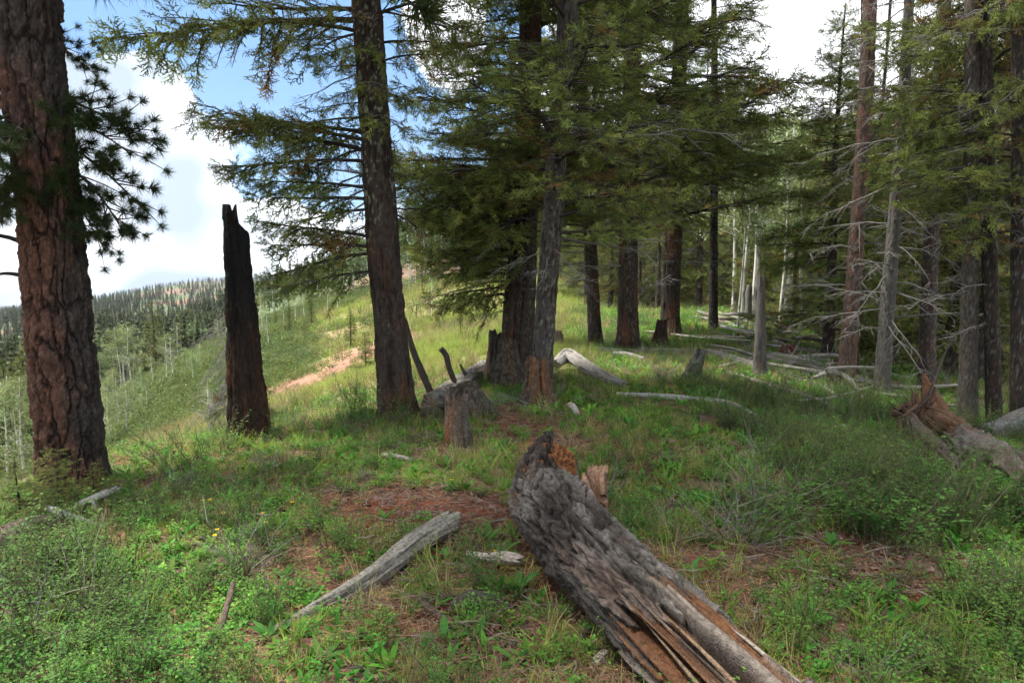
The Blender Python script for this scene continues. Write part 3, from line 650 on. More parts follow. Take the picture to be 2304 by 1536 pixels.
# ------------------------------------------------------------------ mid-distance conifer kinds
def mid_fir(seed, Ht=10., Rm=1.9, z0=.8, nb=70, boughs=BOUGH_MID, dead=10, r0=.15, tone=(.06, .05, .043), sharp=.8, base=2.2):
    rg = np.random.default_rng(seed); b = MB()
    for i in range(nb):
        t_ = ((i+rg.random())/nb)**.9; z = z0+(Ht-.15-z0)*t_; l = Rm*(1-t_)**sharp*rg.uniform(.6, 1.2)+.22; sh = l < 1.2; A = BOUGH_MID_S[rg.integers(len(BOUGH_MID_S))] if sh else boughs[rg.integers(len(boughs))]
        V, F, C, M = placed(A, bough_rot(rg.uniform(0, 6.28), R(rg.uniform(-10, 12)+28*t_**2)), np.array([0, 0, z]), l/(1.0 if sh else base))
        b.V.append(V); b.F.append(F+b.n); b.C.append(C); b.M.append(M); b.n += len(V)
    crown = b.mesh('crown', [M_TWIG, M_NEEDLE])
    b = MB()
    for i in range(dead):
        z = rg.uniform(.12*Ht, z0+.25*(Ht-z0)); A = DEAD_BR[rg.integers(len(DEAD_BR))]
        V, F, C, M = placed(A, bough_rot(rg.uniform(0, 6.28), R(rg.uniform(-25, 15))), np.array([0, 0, z]), rg.uniform(.4, .95)); b.V.append(V); b.F.append(F+b.n); b.C.append(C); b.M.append(M); b.n += len(V)
    deadm = b.mesh('dead_branches', [M_TWIG]) if dead else None
    z = np.concatenate([np.arange(-.3, Ht*.6, .12), np.linspace(Ht*.6, Ht, 8)]); P = np.stack([.04*np.sin(z*.6+seed), .04*np.cos(z*.5+seed), z], 1)
    tr = trunk_mesh(P, r0*(1-.93*np.clip(z, 0, Ht)/Ht), 16, lambda a, zz_, r, s: bark_pole(a, zz_, r, s, tone=tone), seed, .2)
    return tr, crown, deadm
KIND = {'young': mid_fir(1, 9, 1.7, .5, 72, dead=4), 'full': mid_fir(2, 11, 2.1, 1.2, 80), 'tall': mid_fir(3, 14, 2.2, 4.0, 66, dead=26), 'tall2': mid_fir(4, 14, 2.0, 2.6, 76, dead=22), 'dense': mid_fir(9, 10, 1.75, .7, 150, dead=8, sharp=.58), 'sapling': mid_fir(6, 3, .75, .15, 42, dead=0, r0=.04, base=3.2)}
HK = {'dense': 10., 'young': 9., 'full': 11., 'tall': 14., 'tall2': 14., 'sapling': 3.}
def mid_tree(kind, p, height, rot, label, name='fir_tree', group=None, cat='tree', lean=None, wide=1.):
    t = thing(name, p, label, cat, group); s = height/HK[kind]; t.scale = (s*wide, s*wide, s); t.rotation_euler = (lean[0] if lean else 0, lean[1] if lean else 0, rot)
    tr, cr, de = KIND[kind]; link('trunk', tr, t); link('crown', cr, t)
    if de: link('dead_branches', de, t)
    TREES.append((p[0], p[1], .2)); return t

# ------------------------------------------------------------------ poles of the right-hand wood
def pole(name, base, up, w, wy, height, label, seed, tone, red, kred, zb=None, zt=None, nb=0, l0=1.4, l1=1.2, dead=0, dl=1.2, dz0=1.0, taper=.5, bend=.03, dcol=None):
    t, ax, rd, b0 = near_tree(name, base, up, w, wy, height, lambda a, z, r, s: bark_pole(a, z, r, s, tone, red, kred), label, 'tree', seed, sides=44, seg=.045, dense=7, taper=taper, flare=.28, bend=bend)
    if nb: add_boughs(t, ax, rd, bough_spec(seed, zb, zt, nb, l0, l1, p0=-14, p1=8), seed)
    if dead: add_boughs(t, ax, rd, bough_spec(seed+1, dz0, min(height-1, zt or height-1), dead, dl, dl*.8, p0=-35, p1=20), seed, DEAD_ME, 'dead_branch', 1.5)
    return t, ax, rd, b0
t, ax, rd, b0 = pole('pine_tree', (1902, 864), (1957, 20), 32, 650, 13, 'slender leaning pine with orange-red flaky bark and bare dead branches', 41, (.125, .095, .078), (.22, .095, .055), .6, dead=54, dl=1.25, dz0=1.4, taper=.42)
k = np.linspace(0, 1, 14); P = catmull([ax(3.9)+[.03, 0, 0], ax(4.0)+[.2, 0, .1], ax(4.6)+[.28, 0, 0], ax(7.5)+[.35, 0, 0]], 14); b = MB(); b.add(*tube(P, .035*(1-.4*k), 8), C=(.07, .055, .045)); b.obj('second_stem', M_BARK, t)
pole('dead_fir', (1983, 893), (2030, 60), 31, 720, 10, 'grey half-dead fir hung with bare silvery twigs right of red pine', 42, (.15, .14, .125), (.12, .1, .09), .3, dead=90, dl=1.35, dz0=1.0, taper=.8)
pole('fir_tree', (2085, 875), (2112, 150), 31, 600, 14, 'dark straight fir rising behind the upturned roots', 43, (.08, .066, .056), (.14, .07, .045), .35, zb=3.3, zt=6.6, nb=18, l0=1.0, l1=1.5, dead=14, dz0=1.5)
pole('fir_tree', (2176, 955), (2182, 500), 34, 700, 13, 'grey scaly fir trunk left of the dark one near the right edge', 44, (.11, .098, .085), (.14, .09, .06), .3, zb=2.9, zt=5.8, nb=16, l0=1.0, l1=1.4, dead=10, dz0=1.0)
pole('fir_tree', (2238, 968), (2222, 420), 30, 700, 13, 'dark speckled fir just right of the grey scaly one', 45, (.06, .05, .043), (.12, .07, .05), .3, zb=2.7, zt=5.6, nb=22, l0=1.3, l1=1.5, dead=10, dz0=1.0)
pole('fir_tree', (2296, 985), (2290, 500), 37, 800, 13, 'dark fir trunk cut off by the right edge of the photo', 46, (.055, .046, .04), (.12, .07, .05), .3, zb=2.4, zt=5.6, nb=22, l0=1.4, l1=1.6, dead=8, dz0=1.0)
pole('fir_tree', (1605, 744), (1605, 600), 19, 680, 11, 'thin dark fir with a bare lower stem left of the pale aspens', 47, (.04, .033, .028), (.08, .05, .04), .3, zb=3.6, zt=10, nb=30, l0=1.6, l1=1.0, dead=10, dz0=1.2)
p = hit(1858, 802); mid_tree('dense', p, at(1862, 5, p[1])[2]-p[2], 1.1, 'pointed young fir against the sky left of the red pine', wide=1.15)
for px_, y_, top_, lab_ in [(1962, 21, 190, 'young fir filling the gap behind the grey half-dead fir'), (2052, 19, 40, 'full green fir between the grey half-dead fir and the dark one'), (1915, 26, 120, 'green fir top showing just right of the pointed young fir'), (2150, 16, -100, 'full green fir behind the grey scaly trunk'), (1790, 34, 260, 'low green fir behind the pale aspens')]:
    q_ = at(px_, 600, y_); zq = h1(q_[0], y_); mid_tree('dense', (q_[0], y_, zq-.05), at(px_, top_, y_)[2]-zq, px_*.1, lab_, wide=.95)
pole('fir_tree', (2024, 800), (2030, 500), 16, 700, 10, 'thin reddish fir stem between grey fir and dark fir', 49, (.11, .075, .06), (.2, .09, .06), .5, zb=2.4, zt=9, nb=30, l0=1.3, l1=.8, dead=12)
pole('fir_tree', (1925, 850), (1928, 600), 12, 760, 6.5, 'spindly fir close behind the red pine', 50, (.06, .05, .045), (.1, .06, .05), .3, zb=.9, zt=6, nb=26, l0=.9, l1=.4, dead=6, taper=.9)

# more firs standing deeper in the wood on the right
rg = np.random.default_rng(303); n_in = 0
def top_limit(px):       # the wood keeps below the sky gaps
    if 1640 < px < 1790: return 330
    if 1790 <= px < 1900: return 150
    if 1900 <= px < 2060: return 240
    return -300
spots = []
for _ in range(900):
    px = rg.uniform(1240, 2460); y = rg.uniform(13.5, 60)**1.0
    if y < 22 and px < 1900: continue
    if px < 1640 and y < 34: continue
    x = (px-CX)/F_PX*y
    if any(math.hypot(x-a, y-b) < 1.1+.03*y for a, b in spots) or any(math.hypot(x-a[0], y-a[1]) < 1.0 for a in TREES): continue
    spots.append((x, y))
    z = h1(x, y); zt = at(px, top_limit(px), y)[2]; Hh = min(zt-z, rg.uniform(9, 15))*rg.uniform(.8, 1.)
    if Hh < 2.5: continue
    kind = 'young' if Hh < 8 else ('tall' if y < 27 else rg.choice(['full', 'dense', 'tall2', 'tall']))
    mid_tree(kind, (x, y, z-.05), Hh, rg.uniform(0, 6.28), {'young': 'low young fir deep in the crowded wood on the right', 'full': 'full-crowned fir deep in the crowded wood on the right', 'dense': 'dense green fir deep in the crowded wood on the right', 'tall': 'tall fir with bare lower stem in the crowded right-hand wood', 'tall2': 'tall narrow fir deep in the crowded wood on the right'}[str(kind)], group='firs of the wood on the right')
    n_in += 1
    if n_in >= 95: break

# ------------------------------------------------------------------ aspens
def leaf_cloud(rg, centres, n, size, spread, col):
    c = centres[rg.integers(len(centres), size=n)]+rg.normal(size=(n, 3))*spread
    a = rg.normal(size=(n, 3)); a /= np.linalg.norm(a, axis=1)[:, None]; b_ = np.cross(a, rg.normal(size=(n, 3))); b_ /= np.linalg.norm(b_, axis=1)[:, None]
    s = (size*rg.uniform(.6, 1.3, n))[:, None]
    V = np.stack([c-a*s*.5, c+b_*s*.45, c+a*s*.55, c-b_*s*.45], 1).reshape(-1, 3); i = np.arange(n)[:, None]*4
    F = np.concatenate([i+np.array([[0, 1, 2]]), i+np.array([[0, 2, 3]])])
    C = np.repeat(np.array(col)*rg.uniform(.65, 1.25, (n, 1)), 4, 0); return V, F, C
def aspen_kind(seed, Ht=7., r0=.085, leaves=2000, size=.085, crown_z=.42, dead=False, col=(.21, .27, .105)):
    rg = np.random.default_rng(seed); z = np.linspace(-.3, Ht, 42); P = np.stack([.09*np.sin(z*.7+seed)-.09*math.sin(seed), .09*np.cos(z*.5+seed)-.09*math.cos(seed), z], 1)
    tr = trunk_mesh(P, r0*(1-.85*np.clip(z, 0, Ht)/Ht), 10, bark_aspen, seed, .1, mats=[M_ASPEN]); b = MB(); cen = []
    for i in range(30 if dead else 22):
        zz_ = Ht*rg.uniform(crown_z if not dead else .2, .97); k = int(np.searchsorted(z, zz_))-1; az = rg.uniform(0, 6.28); l = (Ht*.20)*(1.15-zz_/Ht)*rg.uniform(.6, 1.4)+.15; d = np.array([math.cos(az), math.sin(az), rg.uniform(.2, .9)]); d /= np.linalg.norm(d)
        q = np.linspace(0, 1, 5); Q = P[k]+d*l*q[:, None]+rg.normal(size=3)*.15*l*(q**2)[:, None]; b.add(*tube(Q, .014*(1-.8*q)+.002, 4, False), C=(.42, .40, .35)); cen += [Q[2], Q[3], Q[4]]
        for _ in range(4 if dead else 2):
            e = Q[3]+(d+rg.normal(size=3)*.8)*l*.4; b.add(*tube(np.array([Q[2], (Q[2]+e)/2, e]), [.005, .004, .002], 3, False), C=(.4, .38, .34)); cen.append(e)
    br = b.mesh('branches', [M_ASPEN]); lv = None
    if not dead: b = MB(); b.add(*leaf_cloud(rg, np.array(cen), leaves, size, .16, col)); lv = b.mesh('leaves', [M_LEAF], False)
    return tr, br, lv
ASP = [aspen_kind(s) for s in (1, 2, 3)]+[aspen_kind(4, dead=True)]+[aspen_kind(5, 7, .085, 2600, .085, .25)]
def aspen(i, p, height, label, group=None, rot=None, thick=1., lean=(0, 0)):
    t = thing('aspen_tree', p, label, 'tree', group); s = height/7.; t.scale = (s*thick, s*thick, s); t.rotation_euler = (lean[0], lean[1], rot if rot is not None else (p[0]*7.7) % 6.28)
    tr, br, lv = ASP[i]; link('trunk', tr, t); link('branches', br, t)
    if lv: link('leaves', lv, t)
    TREES.append((p[0], p[1], .15)); return t
# pale stems in the wood on the right
for px, py, top, i, th, lab in [(1766, 726, 250, 0, 1.15, 'thickest white aspen in the wood right of the ridge trees'), (1786, 712, 280, 1, 1.0, 'white aspen just right of the thickest one in the wood'), (1690, 722, 250, 2, .8, 'pale aspen left of the grey snag in the wood'),
                                (1650, 706, 300, 1, .8, 'faint pale aspen farthest left in the wood'), (1752, 748, 300, 1, .62, 'slim white aspen in front of the thickest one in the wood'), (1800, 756, 330, 0, .6, 'slim white aspen near the pointed fir in the wood'), (1700, 752, 340, 2, .55, 'slim white aspen right behind the grey snag'), (1660, 742, 360, 1, .5, 'thin pale aspen at the left of the fallen pile'), (1735, 716, 260, 0, .7, 'thin aspen between grey snag and thickest white aspen'), (1812, 732, 330, 2, .7, 'bare pale aspen stem left of the pointed fir'), (1668, 728, 300, 0, .6, 'slim grey aspen behind the pile of fallen logs')]:
    p = hit(px, py, 17 if py > 735 else 20); zt = at(px, top, p[1])[2]-p[2]; aspen(i, p, zt, lab, 'pale aspens in the right-hand wood', thick=th*1.15*7/zt*p[1]/26*1.2)
# ------------------------------------------------------------------ hillside and valley on the left
def stand(px, py, top, ymin=0.): p = hit(px, py, ymin); return p, max(.8, at(px, top, p[1])[2]-p[2])
for px, py, top, kind, lab in [(352, 845, 672, 'full', 'big bushy pine-green fir rising above the aspens in the valley'), (652, 757, 672, 'young', 'left of two small cone-shaped firs on the green hillside'), (702, 742, 660, 'young', 'right of two small cone-shaped firs on the green hillside'),
                               (790, 782, 690, 'young', 'loose bushy young fir on the grassy slope left of leaning fir'), (824, 838, 742, 'sapling', 'small dark fir sapling on the slope beside the leaning fir'), (430, 800, 690, 'young', 'dark fir among the valley aspens left of the burnt snag'),
                               (385, 820, 730, 'young', 'low dark fir beneath the big bushy one in the valley'), (300, 840, 745, 'young', 'small fir in the valley left of the big bushy one'), (225, 850, 730, 'full', 'dark fir partly hidden behind the ponderosa pine'), (410, 770, 690, 'young', 'slim dark fir behind the valley aspens'), (620, 745, 690, 'young', 'dark little fir right of the burnt snag at the meadow edge'),
                               (950, 655, 560, 'young', 'fir at the top of the meadow right of the leaning fir')]:
    p, h_ = stand(px, py, top); mid_tree(kind, p, h_, px*.37, lab, wide=1.25 if kind != 'full' else 1.3)
# the dead spruce standing behind the burnt snag
p, h_ = stand(540, 975, 640, 9.5)
t = thing('dead_spruce', p, 'dark dead spruce with drooping bare boughs behind the burnt snag', 'tree'); z = np.linspace(-.2, h_, 40); P = np.stack([z*0, z*0, z], 1)
link('trunk', trunk_mesh(P, .08*(1-.8*np.clip(z, 0, h_)/h_), 14, lambda a, zz_, r, s: bark_pole(a, zz_, r, s, (.05, .045, .04)), 4, .2), t)
_ax = lambda zq: np.array([0, 0, zq])
add_boughs(t, _ax, None, bough_spec(91, .15*h_, .95*h_, 40, 1.0, .6, 180, 100, -45, -10), 9, DEAD_ME, 'dead_branch', 1.5)
add_boughs(t, _ax, None, bough_spec(92, .05*h_, .4*h_, 12, .75, .5, 180, 170, -30, 0), 9, BOUGH_HI_ME, 'branch', 2.4)
# leafless pale aspen at the foot of the slope
p, h_ = stand(475, 992, 845, 9.5); aspen(3, p, h_, 'small leafless white aspen left of the burnt snag', thick=1.3)
p, h_ = stand(972, 728, 622, 12); aspen(3, p, h_, 'small bare white aspen on the meadow right of leaning fir', thick=.9)
asp = [(375, 872, 745), (392, 868, 755), (436, 868, 790), (296, 950, 860), (322, 900, 825), (345, 880, 800), (270, 960, 850), (305, 905, 820), (420, 850, 780), (455, 850, 770), (605, 790, 688), (575, 775, 690), (685, 722, 640), (738, 712, 640), (905, 648, 585), (935, 640, 575),
       (920, 655, 600), (760, 700, 630), (640, 742, 660), (590, 760, 660), (665, 735, 640), (20, 1120, 860), (62, 1110, 850), (100, 1090, 870), (-10, 1100, 880), (250, 1010, 850), (230, 1030, 860), (285, 990, 850), (45, 1060, 870), (130, 1050, 870), (5, 1010, 850), (80, 1000, 855), (205, 960, 830), (-40, 1040, 860), (260, 930, 830), (330, 930, 850), (240, 980, 870)]
for k, (px, py, top) in enumerate(asp):
    p, h_ = stand(px, py, top, 14); i = (4 if k > 20 and k % 3 else k % 3) if k % 5 != 1 else (3 if k < 20 else 4)
    aspen(i, p, h_, 'white-stemmed light green aspen on the valley slope to the left' if px < 560 else 'slim aspen at the upper edge of the green meadow', 'aspens of the valley slope' if px < 560 else 'aspens at the meadow edge', thick=1.25 if k > 20 else 1.05)

# woods on the hills: nearer trees one by one, the rest as one mass
def far_conifer(rg, n=120, Ht=10., Rm=1.7, z0=.6):
    b = MB(); b.add(*tube(np.array([[0, 0, -.5], [0, 0, Ht*.6], [0, 0, Ht]]), [.16, .09, .02], 4, False), C=(.05, .042, .036))
    t_ = rg.random(n)**.8; z = z0+(Ht-z0)*t_; az = rg.uniform(0, 6.28, n); l = (Rm*(1-t_)**.85*rg.uniform(.5, 1.2, n)+.2); w = .3+.25*(1-t_)
    d = np.stack([np.cos(az), np.sin(az), 0*az], 1); la = np.stack([-np.sin(az), np.cos(az), 0*az], 1); o = np.stack([0*z, 0*z, z], 1)
    tip = o+d*l[:, None]-np.array([0, 0, 1.])*(l*rg.uniform(.1, .6, n))[:, None]; m = o+d*(l*.35)[:, None]
    V = np.stack([o+[0, 0, .12], m-la*w[:, None], tip, m+la*w[:, None]], 1).reshape(-1, 3); i = np.arange(n)[:, None]*4
    C = np.repeat(np.array([.075, .092, .040])*rg.uniform(.5, 1.4, (n, 1)), 4, 0)
    b.add(V, np.concatenate([i+np.array([[0, 1, 2]]), i+np.array([[0, 2, 3]])]), C, 1); return b.mesh('far_conifer', [M_TWIG, M_NEEDLE], False)
def far_snag(rg):
    b = MB(); b.add(*tube(np.array([[0, 0, -.5], [.1, 0, 4], [0, .1, 8]]), [.15, .09, .02], 5, False), C=(.30, .28, .26))
    for _ in range(22):
        z = rg.uniform(2, 7.6); az = rg.uniform(0, 6.28); l = rg.uniform(.4, 1.3)*(1.1-z/9); e = np.array([math.cos(az)*l, math.sin(az)*l, z-l*rg.uniform(-.3, .5)]); b.add(*tube(np.array([[0, 0, z], e]), [.035, .015], 3, False), C=np.array([.28, .26, .24])*rg.uniform(.6, 1.1))
    return b.mesh('far_snag', [M_TWIG], False)
def far_aspen(rg):
    b = MB(); b.add(*tube(np.array([[0, 0, -.5], [.1, 0, 3], [0, .1, 6]]), [.10, .07, .03], 5, False), C=(.5, .48, .42))
    cen = np.stack([rg.normal(size=24)*.75, rg.normal(size=24)*.75, rg.uniform(2.4, 6.4, 24)], 1); V, F, C = leaf_cloud(rg, cen, 170, .42, .3, (.13, .175, .075)); b.add(V, F, C, 1); return b.mesh('far_aspen', [M_TWIG, M_LEAF], False)
_rg = np.random.default_rng(8)
FAR = [far_conifer(_rg), far_conifer(_rg, 130, 10, 1.3), far_conifer(_rg, 110, 10, 2.0, 1.5), far_snag(_rg), far_aspen(_rg), far_aspen(_rg)]
def hidden_collection(name, meshes):
    c = bpy.data.collections.new(name)
    for i, me in enumerate(meshes):
        o = bpy.data.objects.new('%s_%02d' % (name, i), me); c.objects.link(o)
    return c
def scatter(name, P, idx, scl, rot, coll, label, kind='stuff', mat=None):
    me = bpy.data.meshes.new(name); me.vertices.add(len(P)); me.vertices.foreach_set('co', np.asarray(P, np.float32).ravel())
    for nm, ty, arr in (('idx', 'INT', np.asarray(idx, np.int32)), ('scl', 'FLOAT_VECTOR', np.asarray(scl, np.float32).ravel()), ('rot', 'FLOAT_VECTOR', np.asarray(rot, np.float32).ravel())):
        a = me.attributes.new(nm, ty, 'POINT'); a.data.foreach_set('value' if ty == 'INT' else 'vector', arr)
    me.update(); o = link(name, me, kind=kind); o['label'] = label
    ng = bpy.data.node_groups.new(name, 'GeometryNodeTree'); ng.interface.new_socket('Geometry', in_out='INPUT', socket_type='NodeSocketGeometry'); ng.interface.new_socket('Geometry', in_out='OUTPUT', socket_type='NodeSocketGeometry')
    N = ng.nodes.new; L = ng.links.new; gi, go = N('NodeGroupInput'), N('NodeGroupOutput'); ip = N('GeometryNodeInstanceOnPoints'); ci = N('GeometryNodeCollectionInfo')
    ci.inputs['Collection'].default_value = coll; ci.inputs['Separate Children'].default_value = True; ci.inputs['Reset Children'].default_value = True
    def na(nm, ty): n = N('GeometryNodeInputNamedAttribute'); n.data_type = ty; n.inputs['Name'].default_value = nm; return n.outputs['Attribute']
    L(gi.outputs[0], ip.inputs['Points']); L(ci.outputs[0], ip.inputs['Instance']); ip.inputs['Pick Instance'].default_value = True
    L(na('idx', 'INT'), ip.inputs['Instance Index']); L(na('rot', 'FLOAT_VECTOR'), ip.inputs['Rotation']); L(na('scl', 'FLOAT_VECTOR'), ip.inputs['Scale'])
    L(ip.outputs[0], go.inputs[0]); md = o.modifiers.new('scatter', 'NODES'); md.node_group = ng; return o
def far_woods():
    rg = np.random.default_rng(77); n = 60000
    r = np.exp(rg.uniform(math.log(62), math.log(1900), n)); a = np.radians(rg.uniform(-41, 41, n)); keep = rg.random(n) < np.clip((r/330)**.9, .12, 1)*.85
    r, a = r[keep], a[keep]; x, y = r*np.sin(a), r*np.cos(a); n = len(x)
    me = meadow_mask(x, y); P3 = np.stack([x, y, 0*x], 1); clump = fbm(P3*.02+3, 3); red = sstep(.56, .66, fbm(P3*.012+4, 4))
    keep = (me < .3) & (rg.random(n) < np.clip(.25+1.6*(clump-.25), 0, 1)*(1-.75*red)) & ~((r < 75) & (np.degrees(a) < 4) & (np.degrees(a) > -24))
    x, y, r, a, clump = x[keep], y[keep], r[keep], a[keep], clump[keep]; n = len(x); z = H(x, y)
    asp_k = sstep(.46, .6, fbm(np.stack([x, y, 0*x], 1)*.012+21, 3))*np.where((a < -.05), .35, .4)*(r < 300)
    u = rg.random(n); idx = rg.integers(0, 3, n); idx = np.where(u < .10+.12*(a < -.1), 3, idx); idx = np.where((rg.random(n) < asp_k*.75), 4+rg.integers(0, 2, n), idx)
    hgt = np.where(idx >= 4, rg.uniform(.7, 1.2, n), rg.uniform(.55, 1.3, n))
    pxs = CX+F_PX*x/y/(math.cos(PITCH)); kx = [-200, 0, 200, 300, 480, 560, 700, 850, 900, 1000, 1100, 1200]
    lim = np.where(r < 260, np.interp(pxs, kx, [760, 750, 735, 712, 690, 660, 592, 520, 485, 440, 300, -400]), np.interp(pxs, kx, [690, 685, 664, 648, 632, 615, 570, 510, 480, 440, 300, -400])-np.where(r > 800, 22, 0))+rg.normal(size=n)*5
    ztop = EYE-y*(math.sin(PITCH)-(CY-lim)/F_PX*math.cos(PITCH)); full = np.where(idx >= 4, 6.5, 10.)*hgt; over = (z+full > ztop); hgt = np.where(over, 0, hgt)
    right = (a > .22) & (r < 330); hgt = np.where(right, hgt*1.1, hgt)
    scl = np.stack([hgt*rg.uniform(.9, 1.3, n), hgt*rg.uniform(.9, 1.3, n), hgt], 1); rot = np.stack([rg.normal(size=n)*.03, rg.normal(size=n)*.03, rg.uniform(0, 6.28, n)], 1)
    ok = hgt > .3; near = [i for i in np.argsort(r) if ok[i]][:150]; far_mask = ok.copy(); far_mask[near] = False
    names = ['fir_tree', 'fir_tree', 'fir_tree', 'dead_tree', 'aspen_tree', 'aspen_tree']
    labs = {0: 'fir in the woods on the near hill beyond the meadow', 3: 'grey dead tree in the woods on the near hill', 4: 'light green aspen in the woods on the near hill'}
    KK = {0: 'young', 1: 'full', 2: 'tall2'}
    for i in near:
        k = int(idx[i]); p = (x[i], y[i], z[i])
        if k <= 2: mid_tree(KK[k], p, 10*hgt[i], rot[i][2], ['small cone-shaped fir in the woods on the near hill', 'broad fir in the woods on the near hill', 'tall thin fir in the woods on the near hill'][k], group='firs on the near hill', wide=1.15)
        elif k >= 4: aspen(k % 3, p, 6.5*hgt[i], labs[4], 'aspens on the near hill', thick=1.2)
        else:
            o = link(names[k], FAR[k], None, p, labs[3], 'tree', 'dead trees on the near hill'); o.scale = scl[i]; o.rotation_euler = rot[i]
    m = far_mask; scatter('distant_woods', np.stack([x, y, z], 1)[m], idx[m], scl[m], rot[m], hidden_collection('far_kind', FAR), 'mixed firs, aspens and grey snags covering the far hills')
far_woods()
# ------------------------------------------------------------------ dead wood lying and standing about
KEEP = []      # (x0, y0, x1, y1, r) nothing grows through these
def wood_grey(th, z, Rr, seed, tone=(.29, .265, .235), dark=.35, warm=.25, depth=.10, lichen=0., orange=None):
    tone = np.array(tone)*.82; c, s = np.cos(th), np.sin(th); o = seed*9.1; k = np.clip(.12/np.maximum(Rr, .02), .5, 4)
    P = np.stack([c*Rr*k*26+o, s*Rr*k*26+o, z*2.2], 1); P = P+(fbm(P*.5, 2)-.5)[:, None]*1.5
    rd = ridged(P, 3); f = fbm(np.stack([c*Rr*110, s*Rr*110, z*9], 1)+o, 3); big = fbm(np.stack([c*1.2, s*1.2, z*1.6], 1)+o, 3)
    d = (rd-.6)*Rr*depth*2+(f-.5)*Rr*.12+(big-.5)*Rr*.24
    kk = sstep(.36, .62, rd)[:, None]; C = np.array(tone)*dark*(1-kk)+np.array(tone)*kk*(.65+.7*f[:, None])
    w = (sstep(.5, .68, big)*warm)[:, None]; C = C*(1-w)+np.array([.19, .095, .045])*w*(.4+.9*f[:, None])
    if orange is not None:
        dth = (th-orange+math.pi) % (2*math.pi)-math.pi; q = (sstep(.42, .1, np.abs(dth)/2.6+(big-.5)*1.6+(rd-.6)*.3))[:, None]*.85
        C = C*(1-q)+np.array([.16, .066, .027])*q*(.25+1.3*f[:, None])*(.35+.85*kk)
    if lichen:
        li = ((fbm(np.stack([c*Rr*30, s*Rr*30, z*24], 1)+o+4, 3) > .56)*lichen)[:, None]; C = C*(1-li)+np.array([.33, .345, .27])*li*(.6+.6*f[:, None])
    return d, C
def wood_bark(th, z, Rr, seed): return bark_fir(th, z, Rr, seed, tone=(.13, .105, .09), red=.5, lichen=.2, fine=1.6)
def wood_char(th, z, Rr, seed):
    """charred stem: black above, scorched brown and orange lower down, cracked into long flutes"""
    c, s = np.cos(th), np.sin(th); o = seed*3.3; P = np.stack([c*Rr*13+o, s*Rr*13, z*1.1], 1); P += (fbm(P*.8, 2)-.5)[:, None]*.8
    rd = ridged(P, 3); f = fbm(np.stack([c*Rr*60, s*Rr*60, z*18], 1)+o, 4); ck = fbm(np.stack([c*Rr*30, s*Rr*30, z*30], 1)+o, 2)
    d = (rd-.6)*.10+(f-.5)*.03; low = (1-sstep(.35, 2.0, z+(fbm(P*.6+3, 2)-.5)*1.4))[:, None]
    br = np.array([.036, .021, .014])*(.5+f[:, None]); q = (sstep(.52, .66, fbm(np.stack([c*Rr*16, s*Rr*16, z*2.2], 1)+o+7, 3)))[:, None]
    br = br*(1-q)+np.array([.105, .044, .020])*q*(.4+f[:, None]); C = np.array([.0085, .008, .008])*(1-low)+br*low
    return d, C
def rod(name, P, rad, fn, seed, parent=None, sides=20, n=60, jag0=.5, jag1=.5, mats=None, **kw):
    """a length of wood along P with ragged ends; P in the parent's space"""
    Q = catmull(P, n); rr = np.interp(np.linspace(0, 1, n), np.linspace(0, 1, len(np.atleast_1d(rad))), np.atleast_1d(rad)); T, A, B = frames(Q); th = np.arange(sides)*2*math.pi/sides
    seg = np.concatenate([[0], np.cumsum(np.linalg.norm(np.diff(Q, axis=0), axis=1))]); TH = np.tile(th, n); Z = np.repeat(seg, sides); RR = np.repeat(rr, sides)
    d, C = fn(TH, Z, RR, seed); V = np.repeat(Q, sides, 0)+(RR+d)[:, None]*(np.cos(TH)[:, None]*np.repeat(A, sides, 0)+np.sin(TH)[:, None]*np.repeat(B, sides, 0))
    for e, jg in ((0, jag0), (1, jag1)):
        if jg <= 0: continue
        j = jg*rr[-e]*2.4*np.clip(vnoise(np.stack([np.cos(th)*2.2+seed, np.sin(th)*2.2, th*0+e], 1))-.25, 0, 1)*1.6; j += jg*rr[-e]*.8*vnoise(np.stack([np.cos(th)*6+seed, np.sin(th)*6, th*0+e], 1)); j = np.tile(j, n)
        over = np.maximum(j-Z, 0) if e == 0 else -np.maximum(j-(seg[-1]-Z), 0)
        V = V+np.repeat(T, sides, 0)*over[:, None]
    F = grid_faces(n, sides); m = len(V); k = np.arange(sides); k2 = (k+1) % sides; c0 = V[:sides].mean(0)+T[0]*rr[0]*.3*jag0; c1 = V[-sides:].mean(0)-T[-1]*rr[-1]*.3*jag1
    V = np.vstack([V, c0, c1]); a = m-sides; F = np.vstack([F, np.stack([np.full(sides, m), k2, k], 1), np.stack([np.full(sides, m+1), a+k, a+k2], 1)]); ce = C.mean(0)*np.array([1.0, .75, .55]); C = np.vstack([C, ce, ce])
    b = MB(); b.add(V, F, C); return b.obj(name, mats or [M_WOOD], parent, **kw)
def ground_path(pix, w, sink=.35, ymin=0.):
    P, r_ = [], []
    w = [w]*len(pix) if np.isscalar(w) else list(w)
    for q, ww in zip(pix, w):
        p = hit(q[0], q[1], ymin); r0 = ww/2/F_PX*p[1]; lift = q[2] if len(q) > 2 else 0; P.append(p+np.array([0, 0, r0*(1-sink)+lift])); r_.append(r0)
    for a, b in zip(range(len(P)-1), range(1, len(P))): KEEP.append((P[a][0], P[a][1], P[b][0], P[b][1], max(r_[a], r_[b])*1.05))
    return np.array(P), np.array(r_)
